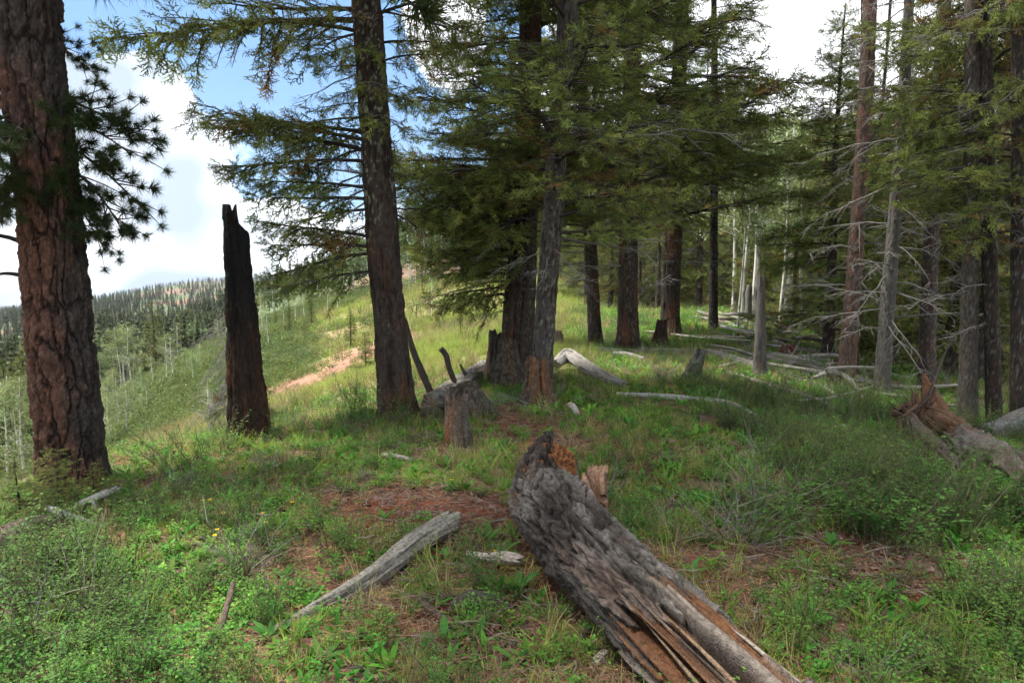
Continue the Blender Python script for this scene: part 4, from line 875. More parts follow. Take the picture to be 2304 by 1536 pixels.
def log(name, pix, w, fn, seed, label, cat='log', sides=18, n=70, limbs=0, group=None, ymin=0., sink=-.1, jag=.6):
    P, r_ = ground_path(pix, w, sink, ymin); o0 = P.mean(0); o0[2] = P[:, 2].min(); t = thing(name, o0, label, cat, group)
    rod('log_stem' if limbs else 'stem', P-o0, r_, fn, seed, t, sides, n, jag, jag); rg = np.random.default_rng(seed)
    for _ in range(limbs):
        q = catmull(P, 30)[rg.integers(4, 26)]-o0; d = np.array([rg.normal()*.5, rg.normal()*.5, rg.uniform(.2, 1)]); d /= np.linalg.norm(d); l = rg.uniform(.15, .5)
        b = MB(); k = np.linspace(0, 1, 5); b.add(*tube(q+d*l*k[:, None]+rg.normal(size=3)*.06*(k**2)[:, None], r_.mean()*.3*(1-.7*k), 5), C=np.array([.25, .23, .2])*rg.uniform(.5, 1.1)); b.obj('limb', M_WOOD, t)
    return t
G = wood_grey
def Gx(**k): return lambda a, z, r, s: wood_grey(a, z, r, s, **k)
# weathered log in the foreground, left of the big one
P, r_ = ground_path([(1032, 1196, .05), (940, 1245, .03), (830, 1318, 0), (700, 1378, -.01), (560, 1455, -.015), (470, 1510, -.03)], [44, 47, 44, 26, 18, 10], .25); t = thing('weathered_log', P[2], 'silver-grey weathered log tapering towards lower left, lichen on its end', 'log')
rod('stem', P-P[2], r_, Gx(tone=(.28, .25, .21), dark=.14, depth=.34, warm=.2, lichen=.25), 4, t, 64, 260, .7, .8)
# big rotten log: core, bark, rotten heart, splinters
HL = np.array([[1.22, 1.25, .12], [.945, 1.90, .15], [.69, 2.50, .18], [.46, 3.02, .235], [.30, 3.46, .26], [.215, 3.80, .30], [.235, 4.08, .40], [.30, 4.28, .50]]); HL[:, 2] += H(HL[:, 0], HL[:, 1])-.02
HR = np.array([.165, .165, .17, .176, .19, .192, .16, .105])
for a in range(len(HL)-1): KEEP.append((HL[a][0], HL[a][1], HL[a+1][0], HL[a+1][1], HR[a]*.95))
def hero_log():
    o0 = HL[3].copy(); o0[2] -= .2; t = thing('fallen_log', o0, 'big rotting fallen log in the foreground, grey bark peeling off orange wood', 'log')
    n = 330; Q = catmull(HL-o0, n); rr = catmull(HR[:, None]*np.ones((1, 3)), n)[:, 0]; T, A, B = frames(Q); uu = np.linspace(0, 1, n)
    def surf(U, TH, RAD):
        U = np.clip(U, 0, 1); i = np.clip((U*(n-1)).astype(int), 0, n-2); f = (U*(n-1)-i)[:, None]; L2 = lambda X: X[i]*(1-f)+X[i+1]*f
        return L2(Q)+RAD[:, None]*(np.cos(TH)[:, None]*L2(A)+np.sin(TH)[:, None]*L2(B))
    R_at = lambda U: np.interp(U, uu, rr)
    # core
    m = 220; NR = 220; th = np.arange(m)*2*math.pi/m; U = np.repeat(np.linspace(0, .93, NR), m); TH = np.tile(th, NR); c, s = np.cos(TH), np.sin(TH); r0 = R_at(U); ln = U*3.4
    w = (fbm(np.stack([c*1.6, s*1.6, ln*1.1], 1)+2, 3)-.5)*1.6
    ph = TH*13+w*1.5+np.sin(ln*1.3+TH*3)*.4; sn = np.abs(np.sin(ph)); rid = np.floor(ph/math.pi+.0); hs = _hash(rid, 0*rid, 0*rid+4); hs2 = _hash(rid, 0*rid+1, np.floor(ln*1.5+hs*3+(vnoise(np.stack([c*20, s*20, 0*ln], 1))-.5)*.5)); rib = sstep(.0, .4, sn)*(.25+.75*hs2)
    fin = ridged(np.stack([c*16+w*2, s*16, ln*.9], 1)+9, 2); fib = fbm(np.stack([c*34+w*3, s*34, ln*1.6], 1), 3); cr = fbm(np.stack([c*14, s*14, ln*10], 1), 4)*.5+fib*.5; blk = fbm(np.stack([c*4, s*4, ln*5], 1)+3, 3)
    bite = sstep(.50, .66, fbm(np.stack([c*2.4, s*2.4, ln*1.1], 1)+11, 2))
    open_ = 1-sstep(.32, .42, U); rad = r0*.84+open_*(rib*.085+(fin-.6)*.035-bite*.085)+(cr-.5)*.03+(fib-.5)*.02
    hh = sstep(.28, .72, rib+.4*(fin-.6))[:, None]; gk = (hs2 > .62)[:, None]; gr = np.where(gk, np.array([.165, .138, .115]), np.array([.115, .058, .030]))*(.05+1.9*fib[:, None]); org = np.array([.15, .060, .022])*(.35+1.2*cr[:, None]); dk = np.array([.035, .020, .013])
    C = gr*hh+(1-hh)*(org*sstep(.40, .6, blk)[:, None]+dk*(1-sstep(.40, .6, blk))[:, None]); C = C*(1-.85*bite[:, None])+.85*bite[:, None]*(np.array([.16, .060, .020])*sstep(.45, .6, blk)[:, None]+np.array([.022, .013, .009]))*(.4+cr[:, None])
    hot = sstep(.66, .74, U)[:, None]; g1_, g2_, gid = worley(TH/(2*math.pi)*26+(cr-.5)*2, ln/.045+(blk-.5)*2, 26); crumb = np.clip(.15+.55*gid+.35*sstep(0, .3, g2_-g1_)*(.4+.6*fib), 0, 1); rad = rad*(1-hot[:, 0])+hot[:, 0]*(r0*.88+(crumb-.5)*.05+(blk-.5)*.10); C = C*(1-hot)+hot*np.array([.26, .105, .040])*(.10+1.1*crumb[:, None])*(.3+1.4*fib[:, None])
    pale = (hot[:, 0]*(crumb > .93))[:, None]; C = C*(1-pale)+np.array([.45, .27, .15])*pale
    V = surf(U, TH, rad); F = grid_faces(NR, m); e = len(V); V = np.vstack([V, V[-m:].mean(0)]); k = np.arange(m); F = np.vstack([F, np.stack([np.full(m, e), e-m+k, e-m+(k+1) % m], 1)]); C = np.vstack([C, C[-1:]])
    b = MB(); b.add(V, F, C); link('rotten_core', b.mesh('rotten_core', [M_ROT]), t)
    # bark shell with a torn lower edge and an open break on the right near the far end
    m = 200; th = np.linspace(-math.pi, math.pi, m, endpoint=False); nz = lambda f_, sd_: fbm(np.stack([np.cos(th)*f_+sd_, np.sin(th)*f_, th*0], 1), 3)
    ue = .275+.05*np.sin(th*1.0+2.4)+(nz(2.2, 3)-.5)*.22+(nz(7, 5)-.5)*.12
    opening = np.exp(-((th-.95)/1.0)**2); ut = 1.0-.31*sstep(.2, .6, opening+(nz(5, 9)-.5)*.4)
    rows = 230; v = np.linspace(0, 1, rows); U = (ue[None]+(ut-ue)[None]*v[:, None]).ravel(); TH = np.tile(th, rows); c, s = np.cos(TH), np.sin(TH); r0 = R_at(U); ln = U*3.4
    tws = TH+ln*.25; ct, st = np.cos(tws), np.sin(tws); q = np.stack([ct*r0*26, st*r0*26, ln*3.4], 1); wq = fbm(q*.5+3, 3)-.5
    f1, f2, rid = worley(np.mod(tws/(2*math.pi), 1)*20+wq*4.5, ln/.19+wq*3.5+3, 20); e = f2-f1; pl = sstep(.0, .14, e); f3 = fbm(np.stack([c*r0*60, s*r0*60, ln*30], 1), 4); big = fbm(np.stack([c*1.5, s*1.5, ln*2.2], 1)+4, 3); fib = fbm(np.stack([ct*r0*70, st*r0*70, ln*8], 1)+8, 3); lay = np.floor(fbm(np.stack([ct*r0*24, st*r0*24, ln*10], 1)+8, 3)*7)/7; fur = ridged(np.stack([ct*r0*34+wq*3, st*r0*34+wq*3, ln*3.2], 1)+13, 3); rip = ridged(np.stack([c*r0*9+wq*4, s*r0*9, ln*11+wq*5], 1)+17, 2); ch = pl*.15+fur*.4+rip*.25+fib*.2
    pit = sstep(.62, .72, fbm(np.stack([c*r0*16, s*r0*16, ln*7], 1)+21, 2)); rad = r0*1.0+.012+(pl-.7)*.026+(rid-.5)*.014+(fur-.6)*.040+(rip-.55)*.025+(f3-.5)*.030+(fib-.5)*.035+(big-.5)*.08+(lay-.5)*.012-pit*.03
    tone = np.array([.058, .047, .039]); lite = np.array([.160, .143, .125]); kk = sstep(.45, .78, ch*.8+f3*.3)[:, None]; C = tone*.45*(1-kk)+(tone+(lite-tone)*sstep(.4, .65, big)[:, None])*kk; C = C*(.6+.8*f3[:, None]); C = C*(1-pit[:, None]*.6)*(.3+.7*pl[:, None])
    wm = (sstep(.56, .7, fbm(q*.6+31, 2))*.5)[:, None]; C = C*(1-wm)+np.array([.17, .12, .095])*wm*(.5+f3[:, None])
    V = surf(U, TH, rad); Vi = surf(U[:m], TH[:m], R_at(U[:m])*.80); Vo = surf(U[-m:], TH[-m:], R_at(U[-m:])*.72)
    F = grid_faces(rows, m); e = len(V); k = np.arange(m); k2 = (k+1) % m; F = np.vstack([F, np.stack([e+k, e+k2, k2], 1), np.stack([e+k, k2, k], 1), np.stack([e-m+k, e-m+k2, e+m+k2], 1), np.stack([e-m+k, e+m+k2, e+m+k], 1)])
    b = MB(); b.add(np.vstack([V, Vi, Vo]), F, np.vstack([C, np.tile([.07, .045, .03], (m, 1)), np.tile([.16, .07, .03], (m, 1))])); link('bark', b.mesh('bark', [M_ROT]), t)
    # long splinters standing off the peeled wood
    rg = np.random.default_rng(17)
    for u0, u1, thc, w_, lift, col in [(.02, .27, -.12, .013, .04, (.34, .32, .29)), (.0, .20, .42, .011, .05, (.36, .34, .31)), (.05, .38, .18, .010, .025, (.2, .14, .09)), (.03, .33, -.62, .011, .03, (.2, .14, .09)), (.0, .25, .95, .013, .04, (.2, .15, .11)), (.0, .33, -1.0, .010, .03, (.19, .14, .09)), (.12, .42, .72, .009, .03, (.2, .11, .06)), (.0, .14, .08, .014, .06, (.36, .34, .31)), (.0, .2, -.38, .008, .05, (.28, .24, .2)), (.1, .3, .55, .008, .04, (.3, .27, .22)), (.02, .25, -.85, .008, .035, (.26, .2, .15))]:
        k = np.linspace(0, 1, 30); U = u0+(u1-u0)*k; TT = thc+.10*np.sin(k*5+thc*4); RAD = R_at(U)*.93+lift*(.25+.75*np.sin(k*2.9+.2)); P = surf(U, TT, RAD)
        rod('splinter', P, np.array([.25, 1, 1.1, .9, .5, .08])*w_, Gx(tone=col, depth=.3, warm=.3), int(u0*100+thc*10+30), t, 12, 70, .5, .3)
    # the torn shard standing at the far end
    for i, (px, py, px2, py2, w_) in enumerate([(1352, 1130, 1325, 1046, 13), (1355, 1125, 1338, 1042, 13), (1358, 1118, 1352, 1043, 12), (1360, 1105, 1366, 1042, 10), (1345, 1140, 1312, 1062, 10)]):
        y0 = 3.92-.02*i; a = at(px, py, y0)-o0; c_ = at(px2, py2, y0+.10)-o0; mid = (a+c_)/2+np.array([-.018, -.01, 0]); rod('shard', np.array([a+(a-c_)*.25, mid, c_]), np.array([.9, 1, .9, .35])*w_/F_PX*y0, Gx(tone=(.36, .22, .14), depth=.25, warm=.4), 50+i, t, 12, 26, .3, .9)
hero_log()
# bark pieces and bits round the big log
def slab(name, pix, w, thick, fn, seed, label, cat, lift=0.):
    P, r_ = ground_path(pix, w, .6); P[:, 2] += lift; o0 = P[len(P)//2].copy(); t = rod(name, P-o0, r_, fn, seed, None, 26, 50, .5, .5, label=label, cat=cat); t.location = o0; t.scale = (1, 1, thick); return t
slab('bark_chunk', [(1010, 1372), (1060, 1362), (1110, 1366), (1150, 1376)], [20, 54, 50, 16], .8, Gx(tone=(.085, .068, .06), depth=.5, warm=.1), 61, 'dark ribbed bark chunk lying left of the big log', 'bark')
slab('rotten_wood_piece', [(1048, 1262), (1090, 1270), (1140, 1273), (1182, 1278)], [14, 26, 40, 32], .6, Gx(tone=(.55, .45, .40), depth=.3, warm=.35), 62, 'pale pinkish slab of rotten wood beside the big log', 'wood', .03)
slab('wood_scrap', [(1095, 1178), (1120, 1172), (1148, 1170)], [8, 16, 10], .5, Gx(tone=(.32, .25, .2)), 63, 'small pale wood scrap on the bare red soil', 'wood')
slab('wood_scrap', [(1335, 1500), (1350, 1485), (1362, 1468)], [18, 30, 18], .5, Gx(tone=(.55, .53, .50)), 64, 'whitish rotten wood bit near the bottom edge', 'wood')
slab('wood_scrap', [(1268, 1488), (1285, 1490), (1300, 1488)], [8, 14, 9], .5, Gx(tone=(.4, .36, .33)), 65, 'small white wood flake left of the whitish rotten bit', 'wood')
slab('bark_chunk', [(945, 1345), (960, 1370), (985, 1385), (1010, 1400)], [18, 26, 20, 10], .6, Gx(tone=(.13, .09, .07), depth=.4), 66, 'brown bark strip between grey log and ribbed chunk', 'bark')
P, r_ = ground_path([(468, 1478), (500, 1432), (530, 1382)], [16, 15, 13]); P[1][2] += .05; P[2][2] += .16; t = thing('broken_stick', P[0], 'short brown stick poking up at an angle in the lower left', 'stick'); rod('stem', P-P[0], r_, Gx(tone=(.15, .11, .085)), 67, t, 14, 30, .3, .4)
# rotten log and forked branch at the left edge
P, r_ = ground_path([(-60, 1262), (20, 1236), (70, 1205), (128, 1172)], [70, 74, 60, 22], .5); t = thing('rotten_log', P[1], 'broken brown rotten log at the left edge under the pine', 'log'); rod('stem', P-P[1], r_, Gx(tone=(.215, .165, .13), depth=.35, warm=.5), 70, t, 36, 70, .6, .9)
P, r_ = ground_path([(98, 1158, .05), (150, 1178, .05), (235, 1188, 0)], [16, 17, 9]); t = thing('grey_branch', P[0], 'thin grey branch lying across the rotten log on the left', 'branch'); rod('stem', P-P[0], r_, Gx(tone=(.38, .37, .34)), 71, t, 12, 40)
P, r_ = ground_path([(160, 1160, .04), (205, 1145, .05), (270, 1116, .05)], [17, 19, 16]); t = thing('grey_branch', P[0], 'forked grey branch pointing right below the ponderosa pine', 'branch'); rod('stem', P-P[0], r_, Gx(tone=(.40, .385, .35)), 72, t, 14, 50); rod('fork', np.array([P[1]-P[0], P[1]-P[0]+[.05, -.05, .0], P[1]-P[0]+[.11, -.09, -.05]]), [.022, .015, .007], Gx(tone=(.4, .38, .35)), 73, t, 8, 16)
for pix, w, lab, sd_ in [([(285, 1135), (325, 1105), (372, 1072)], [7, 8, 5], 'thin pale stick pointing up right of the ponderosa pine', 74), ([(610, 1055), (650, 1042), (690, 1028)], [6, 8, 6], 'thin stick in the grass right of the burnt snag', 75), ([(860, 1028), (890, 1034), (935, 1040)], [10, 14, 8], 'pale knobbly branch in the grass left of the short stump', 76),
                         ([(700, 1345), (760, 1300), (840, 1240)], [4, 5, 3], 'very thin twig beside the grey weathered log', 77), ([(795, 1080), (815, 1072), (838, 1066)], [6, 8, 5], 'small bleached twig in the middle of the grass', 78), ([(780, 1472), (850, 1455), (960, 1440)], [4, 5, 3], 'long thin dry twig near the bottom edge', 79), ([(2060, 1385), (2010, 1340), (1985, 1320)], [5, 6, 4], 'thin twig on the red soil at lower right', 80)]:
    log('stick', pix, w, Gx(tone=(.34, .31, .27)), sd_, lab, 'stick', 8, 26)
# lying logs of the clearing and the wood
for pix, w, tone, lab, sd_, kw in [
    ([(1248, 838, .02), (1275, 830, .10), (1305, 840, .07), (1345, 856, .02), (1408, 874)], [20, 30, 28, 24, 14], (.30, .285, .26), 'thick grey log with hooked end right of the twin firs', 81, dict(sides=28, n=100)),
    ([(1385, 890), (1470, 897), (1560, 905), (1640, 915), (1705, 942)], [8, 12, 13, 14, 8], (.38, .36, .33), 'long curved pale branch lying across the green clearing', 82, dict(limbs=1)),
    ([(1665, 938), (1720, 965), (1790, 988), (1856, 1020)], [8, 18, 20, 12], (.22, .165, .12), 'brown barkless pole in the grass right of the clearing', 83, {}),
    ([(1255, 793), (1330, 790), (1420, 795), (1520, 792)], [7, 9, 9, 8], (.33, .31, .28), 'thin grey log lying along the foot of the ridge firs', 84, {}),
    ([(1375, 806), (1410, 806), (1450, 812)], [14, 14, 8], (.42, .40, .37), 'short bleached log in front of the middle ridge fir', 85, {}),
    ([(1440, 795), (1540, 798), (1640, 800), (1710, 806)], [14, 13, 12, 8], (.24, .22, .2), 'long low log running right from the broken stump', 86, dict(limbs=2)),
    ([(1590, 800), (1650, 818), (1720, 838)], [15, 18, 14], (.30, .28, .25), 'sloping grey log ending at the standing snag', 87, {}),
    ([(1726, 808), (1800, 818), (1880, 842), (1960, 868), (2025, 884)], [12, 15, 15, 13, 8], (.34, .32, .29), 'long grey trunk sloping right behind the red pine', 88, dict(limbs=4)),
    ([(1640, 842), (1720, 868), (1830, 902), (1945, 945)], [8, 10, 10, 6], (.36, .33, .29), 'long thin pale pole lying parallel below the sloping trunk', 89, {}),
    ([(1770, 862), (1840, 872), (1900, 905), (1950, 935)], [7, 9, 9, 5], (.27, .25, .22), 'crooked grey branch below the red pine', 90, dict(limbs=3)),
    ([(1830, 872, .12), (1870, 866, .16), (1910, 876, .12), (1950, 908)], [8, 12, 11, 5], (.28, .26, .24), 'arched dead branch in front of the red pine', 91, dict(limbs=3)),
    ([(1612, 706), (1660, 722), (1730, 748)], [7, 9, 7], (.30, .28, .25), 'upper grey log of the fallen pile by the aspens', 92, dict(limbs=4)),
    ([(1560, 716), (1610, 726), (1680, 738)], [7, 9, 6], (.2, .18, .16), 'dark log on the crest left of the fallen pile', 93, dict(limbs=2)),
    ([(1640, 735), (1700, 752), (1765, 780)], [7, 9, 7], (.33, .31, .28), 'middle grey log of the fallen pile by the aspens', 94, dict(limbs=5)),
    ([(1615, 755), (1660, 772), (1705, 796)], [10, 12, 10], (.13, .10, .085), 'dark broken log leaning towards the grey snag', 95, dict(limbs=3)),
    ([(1690, 690), (1730, 720), (1770, 745)], [6, 8, 5], (.34, .32, .3), 'pale fallen stem at the foot of the aspens', 96, dict(limbs=4)),
    ([(1930, 832), (1985, 842), (2060, 858)], [7, 8, 6], (.32, .3, .28), 'short grey stem lying behind the grey fir', 97, dict(limbs=2)),
    ([(1280, 915), (1290, 925), (1300, 938)], [12, 16, 10], (.40, .37, .34), 'small bleached wood piece in the grass right of the stumps', 98, {}),
    ([(1870, 962), (1890, 963), (1908, 958)], [5, 7, 5], (.40, .38, .35), 'tiny pale stick in the grass left of the upturned roots', 99, {}),
    ([(1150, 720), (1180, 730), (1020, 735)], [6, 7, 5], (.3, .28, .25), 'grey log on the slope behind the twin firs', 100, {}),
    ([(2225, 1390), (2270, 1400), (2330, 1425)], [26, 34, 34], (.17, .15, .13), 'grey fibrous log end at the lower right edge', 101, dict(sides=26))]:
    log('fallen_log', pix, w, Gx(tone=tone, dark=.22, depth=.28, lichen=.12), sd_, lab, group='logs lying in the grass and the wood', **kw)
rgL = np.random.default_rng(91)
for i, (px, py) in enumerate([(1640, 770), (1700, 760), (1745, 790), (1790, 840), (1835, 850), (1870, 822), (1940, 880), (1760, 830), (2010, 905), (1980, 850), (1690, 710), (1620, 720), (2120, 930), (1890, 900), (1740, 735), (1810, 790), (1570, 770), (1660, 800), (1770, 760), (1850, 780), (1720, 815), (1800, 815), (1905, 840), (2060, 880)]):
    L_ = rgL.uniform(50, 130); sl = rgL.choice([-.3, .25, .45, .35, .3])+rgL.normal()*.1; w_ = rgL.uniform(5, 10); dx = L_*math.cos(sl); dyy = L_*math.sin(sl)*.5
    log('fallen_branch', [(px-dx, py-dyy, rgL.uniform(.02, .12)), (px, py+rgL.normal()*4, rgL.uniform(.04, .15)), (px+dx, py+dyy, rgL.uniform(.03, .22))], [w_*.7, w_, w_*.5], Gx(tone=tuple(np.array([.38, .355, .32])*rgL.uniform(.5, 1.2))), 160+i, 'grey dead branch lying among the criss-crossed fallen wood on the right', 'branch', 12, 40, limbs=3, group='fallen branches in the right-hand wood')
# log with lichen in front of the twin firs, with dead curved limbs
P, r_ = ground_path([(972, 935, .02), (1010, 900), (1050, 868), (1092, 838)], [52, 46, 38, 34], .25); t = thing('lichened_log', P[1], 'lichen-covered log lying beside the leaning fir, end facing the camera', 'log'); rod('stem', P-P[1], r_, Gx(tone=(.17, .155, .135), depth=.2, lichen=.55), 110, t, 40, 90, .2, .4)
y0 = P[1][1]
for pts, w, nm in [([(972, 888), (955, 850), (930, 790), (910, 715)], [15, 15, 13, 9], 'limb'), ([(1024, 860), (1010, 825), (1004, 800), (990, 782)], [12, 12, 12, 12], 'limb'), ([(1050, 845), (1042, 832), (1035, 818)], [9, 7, 4], 'limb')]:
    Q = np.array([at(px, py, y0+.1) for px, py in pts]); rod(nm, Q-P[1], np.array(w)/2/F_PX*y0, Gx(tone=(.085, .072, .06), depth=.3), 111+len(w), t, 12, 40, .2, .4)
# stumps and snags
def stump(name, base, top, wb, wt, fn, seed, label, cat='stump', jag=.08, sides=64, flare=.3, hollow=False, mats=None, n=80, dy=0., jagn=6, step=0.):
    b0 = hit(*base); y = b0[1]+dy; tp = at(top[0], top[1], y); t = thing(name, b0, label, cat); k = np.linspace(-.12, 1, n); P = (tp-b0)[None]*k[:, None]
    link('stem', trunk_mesh(P, (wb+(wt-wb)*np.clip(k, 0, 1)**.8)/2/F_PX*y, sides, fn, seed, flare, .16, 5, jag=jag, jagn=jagn, step=step, hollow=hollow, mats=mats or [M_WOOD]), t); TREES.append((b0[0], b0[1], wb/2/F_PX*y)); return t
stump('stump', (1030, 1003), (1026, 886), 54, 44, Gx(tone=(0.116, 0.099, 0.082), dark=.2, depth=.3, warm=.3, orange=R(165), lichen=.15), 120, 'short stump with orange wood and grey ragged sides in the grass', jag=.17, flare=.2, jagn=9)
stump('stump', (1062, 935), (1040, 862), 66, 50, Gx(tone=(0.068, 0.058, 0.049), depth=.25, lichen=.15), 121, 'dark stump behind the short orange one, beside the lichened log', jag=.06)
stump('stump', (1208, 912), (1208, 800), 62, 40, Gx(tone=(0.075, 0.054, 0.041), depth=.3, warm=.5, orange=R(200), lichen=.12), 122, 'tall rotten stump with orange hollow in front of the grey fir', jag=.14)
stump('stump', (1148, 868), (1140, 760), 66, 34, Gx(tone=(0.051, 0.042, 0.035), depth=.35, lichen=.15), 123, 'dark fibrous stump in front of the twin dark stems', jag=.15)
stump('stump', (1118, 850), (1122, 742), 44, 38, Gx(tone=(0.068, 0.058, 0.048), depth=.3, warm=.5), 124, 'hollow charred stump left of the twin dark stems', jag=.12, hollow=True)
stump('stump', (1486, 778), (1490, 717), 30, 20, Gx(tone=(0.051, 0.031, 0.024), depth=.3, warm=.6), 125, 'broken reddish stump beside the right ridge fir', jag=.10, sides=36, n=40)
stump('stump', (1254, 778), (1256, 742), 22, 18, Gx(tone=(0.136, 0.102, 0.082), depth=.35, warm=.6), 126, 'tiny forked stump in the meadow right of the grey fir', jag=.16, sides=30, n=30)
stump('leaning_stump', (1552, 860), (1578, 784), 30, 24, Gx(tone=(0.075, 0.071, 0.058), depth=.2, lichen=.2), 127, 'leaning mossy grey stump in the clearing', jag=.04, sides=36, n=40)
stump('dead_snag', (1710, 848), (1713, 600), 30, 11, Gx(tone=(0.109, 0.102, 0.092), depth=.25, warm=.2), 128, 'grey broken snag standing between the lying logs', 'snag', jag=.35, sides=30, n=70, flare=.2)
stump('dead_snag', (1683, 728), (1686, 640), 16, 12, Gx(tone=(0.184, 0.170, 0.150), depth=.25), 129, 'pale short snag behind the pile of fallen logs', 'snag', jag=.2, sides=24, n=30, flare=.2)
stump('stump', (1772, 802), (1772, 772), 34, 18, Gx(tone=(0.109, 0.041, 0.027), depth=.5, warm=.6), 130, 'red crumbling stump by the sloping grey trunk', jag=.12, sides=30, n=24)
stump('stump', (1668, 770), (1664, 750), 24, 14, Gx(tone=(0.102, 0.051, 0.034), depth=.5, warm=.5), 131, 'small reddish root stub at the fallen pile', jag=.12, sides=24, n=20)
t = stump('burnt_snag', (563, 988), (527, 458), 84, 36, wood_char, 132, 'tall burnt snag, black above and scorched brown below', 'snag', jag=.10, jagn=3, step=.2, sides=110, flare=.25, mats=[M_BARK], n=260)
# pole leaning in the wood
p = hit(1935, 760, 12); q = at(2046, 578, p[1]+.5); t = thing('leaning_pole', p, 'pale dead pole leaning to the right behind the red pine', 'log'); rod('stem', np.array([[0, 0, -.1], (q-p)*.5+[0, 0, .05], q-p]), [.07, .06, .04], Gx(tone=(.40, .38, .35)), 133, t, 12, 40)
# upturned root plate with its trunk on the right
def root_wad():
    yb = 6.7; c0 = at(2072, 948, yb); g = h1(c0[0], c0[1]); t = thing('uprooted_log', (c0[0], c0[1], g), 'uprooted log with splayed orange-brown roots at the right', 'log'); o0 = np.array([c0[0], c0[1], g]); PX = lambda px, py, y: at(px, py, min(y, hit(px, min(py+14, 1300))[1]+.05))-o0
    ow = Gx(tone=(.17, .098, .058), dark=.2, depth=.4, warm=.7); dkw = Gx(tone=(.13, .075, .05), depth=.4, warm=.5)
    rod('bare_trunk', np.array([PX(2060, 940, yb), PX(2105, 962, yb-.12), PX(2150, 990, yb-.25), PX(2185, 1010, yb-.35)]), [.15, .175, .165, .155], ow, 140, t, 48, 60, .5, .2)
    rod('barked_trunk', np.array([PX(2150, 992, yb-.25), PX(2210, 1026, yb-.45), PX(2290, 1068, yb-.8), PX(2360, 1120, yb-1.1)]), [.165, .16, .15, .14], Gx(tone=(.155, .13, .115), depth=.45, lichen=.2), 141, t, 48, 80, .5, .4)
    rod('root', np.array([PX(2095, 965, yb-.05), PX(2098, 915, yb), PX(2088, 880, yb+.05), PX(2078, 838, yb+.1)]), [.16, .11, .055, .012], ow, 142, t, 28, 50, .2, .6)
    for q_, (px_, py_, w_) in enumerate([(2060, 880, .03), (2105, 868, .025), (2045, 900, .035), (2118, 900, .03), (2030, 915, .03)]): rod('root', np.array([PX(2085, 950, yb), PX((2085+px_)/2-6, (950+py_)/2, yb-.05), PX(px_, py_, yb+.05*q_-.1)]), [.09, w_*1.6, w_*.3], dkw if q_ % 2 else ow, 170+q_, t, 16, 30, .3, .8)
    rod('root', np.array([PX(2100, 950, yb+.1), PX(2060, 930, yb+.1), PX(2030, 930, yb+.15), PX(2010, 940, yb+.1)]), [.12, .10, .07, .03], dkw, 143, t, 24, 40, .4, .8)
    rod('root', np.array([PX(2080, 965, yb), PX(2045, 962, yb-.05), PX(2015, 952, yb-.1)]), [.10, .075, .03], dkw, 144, t, 20, 36, .4, .9)
    rod('lower_limb', np.array([PX(2040, 935, yb-.15), PX(2070, 975, yb-.3), PX(2115, 1015, yb-.45), PX(2165, 1062, yb-.6)]), [.055, .075, .07, .06], Gx(tone=(.13, .098, .08), depth=.35), 145, t, 26, 60, .4, .4)
    rod('branch', np.array([PX(2055, 925, yb-.1), PX(2085, 895, yb-.1), PX(2105, 850, yb-.05), PX(2128, 790, yb), PX(2158, 748, yb)]), [.018, .016, .012, .008, .003], Gx(tone=(.09, .08, .07)), 146, t, 8, 50)
    rg = np.random.default_rng(5)
    for i in range(22):
        a = PX(rg.uniform(2025, 2085), rg.uniform(905, 965), yb+rg.uniform(-.15, .1)); d = np.array([rg.uniform(-1, .1), rg.uniform(-.8, .4), rg.uniform(-.5, .8)]); d /= np.linalg.norm(d); l = rg.uniform(.1, .42); k = np.linspace(0, 1, 6); b = MB()
        b.add(*tube(a+d*l*k[:, None]+(rg.normal(size=3)*.16*l)*(k**2)[:, None]+rg.normal(size=(6, 3))*.006, rg.uniform(.008, .02)*(1-.8*k)+.001, 6), C=np.array([.12, .07, .05])*rg.uniform(.4, 1.6)); b.obj('root', M_WOOD, t)
    KEEP.extend([(c0[0]-.3, c0[1], c0[0]+1.0, c0[1]-.7, .20), (c0[0]-.3, c0[1]-.3, c0[0]+.6, c0[1]-.9, .12)])
root_wad()
P = np.array([at(2205, 990, 7.6), at(2255, 968, 7.7), at(2345, 925, 7.9)]); P[:, 2] = np.maximum(P[:, 2], H(P[:, 0], P[:, 1])+.05); t = thing('grey_log', P[0], 'smooth dark grey log cut by the right edge behind the uprooted one', 'log'); rod('stem', P-P[0], [.11, .125, .13], Gx(tone=(.16, .155, .15), depth=.05, warm=.12), 150, t, 40, 60, .2, .2)
# arching dead bough above the clearing
Q = np.array([at(1420, 645, 17), at(1470, 638, 16.8), at(1530, 648, 16.6), at(1562, 668, 16.5), at(1572, 690, 16.5)]); 
# dead tangle on the meadow behind the twin firs
for (px, py, lab, sd_) in [(1010, 742, 'grey tangle of dead branches on the meadow slope', 1), (1075, 735, 'dark root tangle on the meadow left of twin firs', 2), (1800, 862, 'brush pile of dead twigs beside the red pine', 3), (1850, 845, 'low heap of grey twigs behind the red pine', 4), (2270, 1040, 'bare silvery twigs beside the smooth grey log', 5), (1720, 745, 'heap of grey branches behind the standing snag', 6), (1655, 745, 'grey brushwood on the crest by the fallen pile', 7), (1215, 920, 'bare thin twigs at the foot of the tall rotten stump', 8)]:
    p = hit(px, py); t = thing('brush_pile', p, lab, 'branches'); rg = np.random.default_rng(sd_)
    for i in range(9):
        o = link('dead_branch', DEAD_ME[rg.integers(len(DEAD_ME))], t); s_ = rg.uniform(.25, .6)*(1.3 if p[1] > 9 else .7); o.scale = (s_,)*3; o.rotation_euler = (rg.uniform(-1, 1), rg.uniform(-.55, .1), rg.uniform(0, 6.28)); o.location = (rg.normal()*.15, rg.normal()*.15, .08)
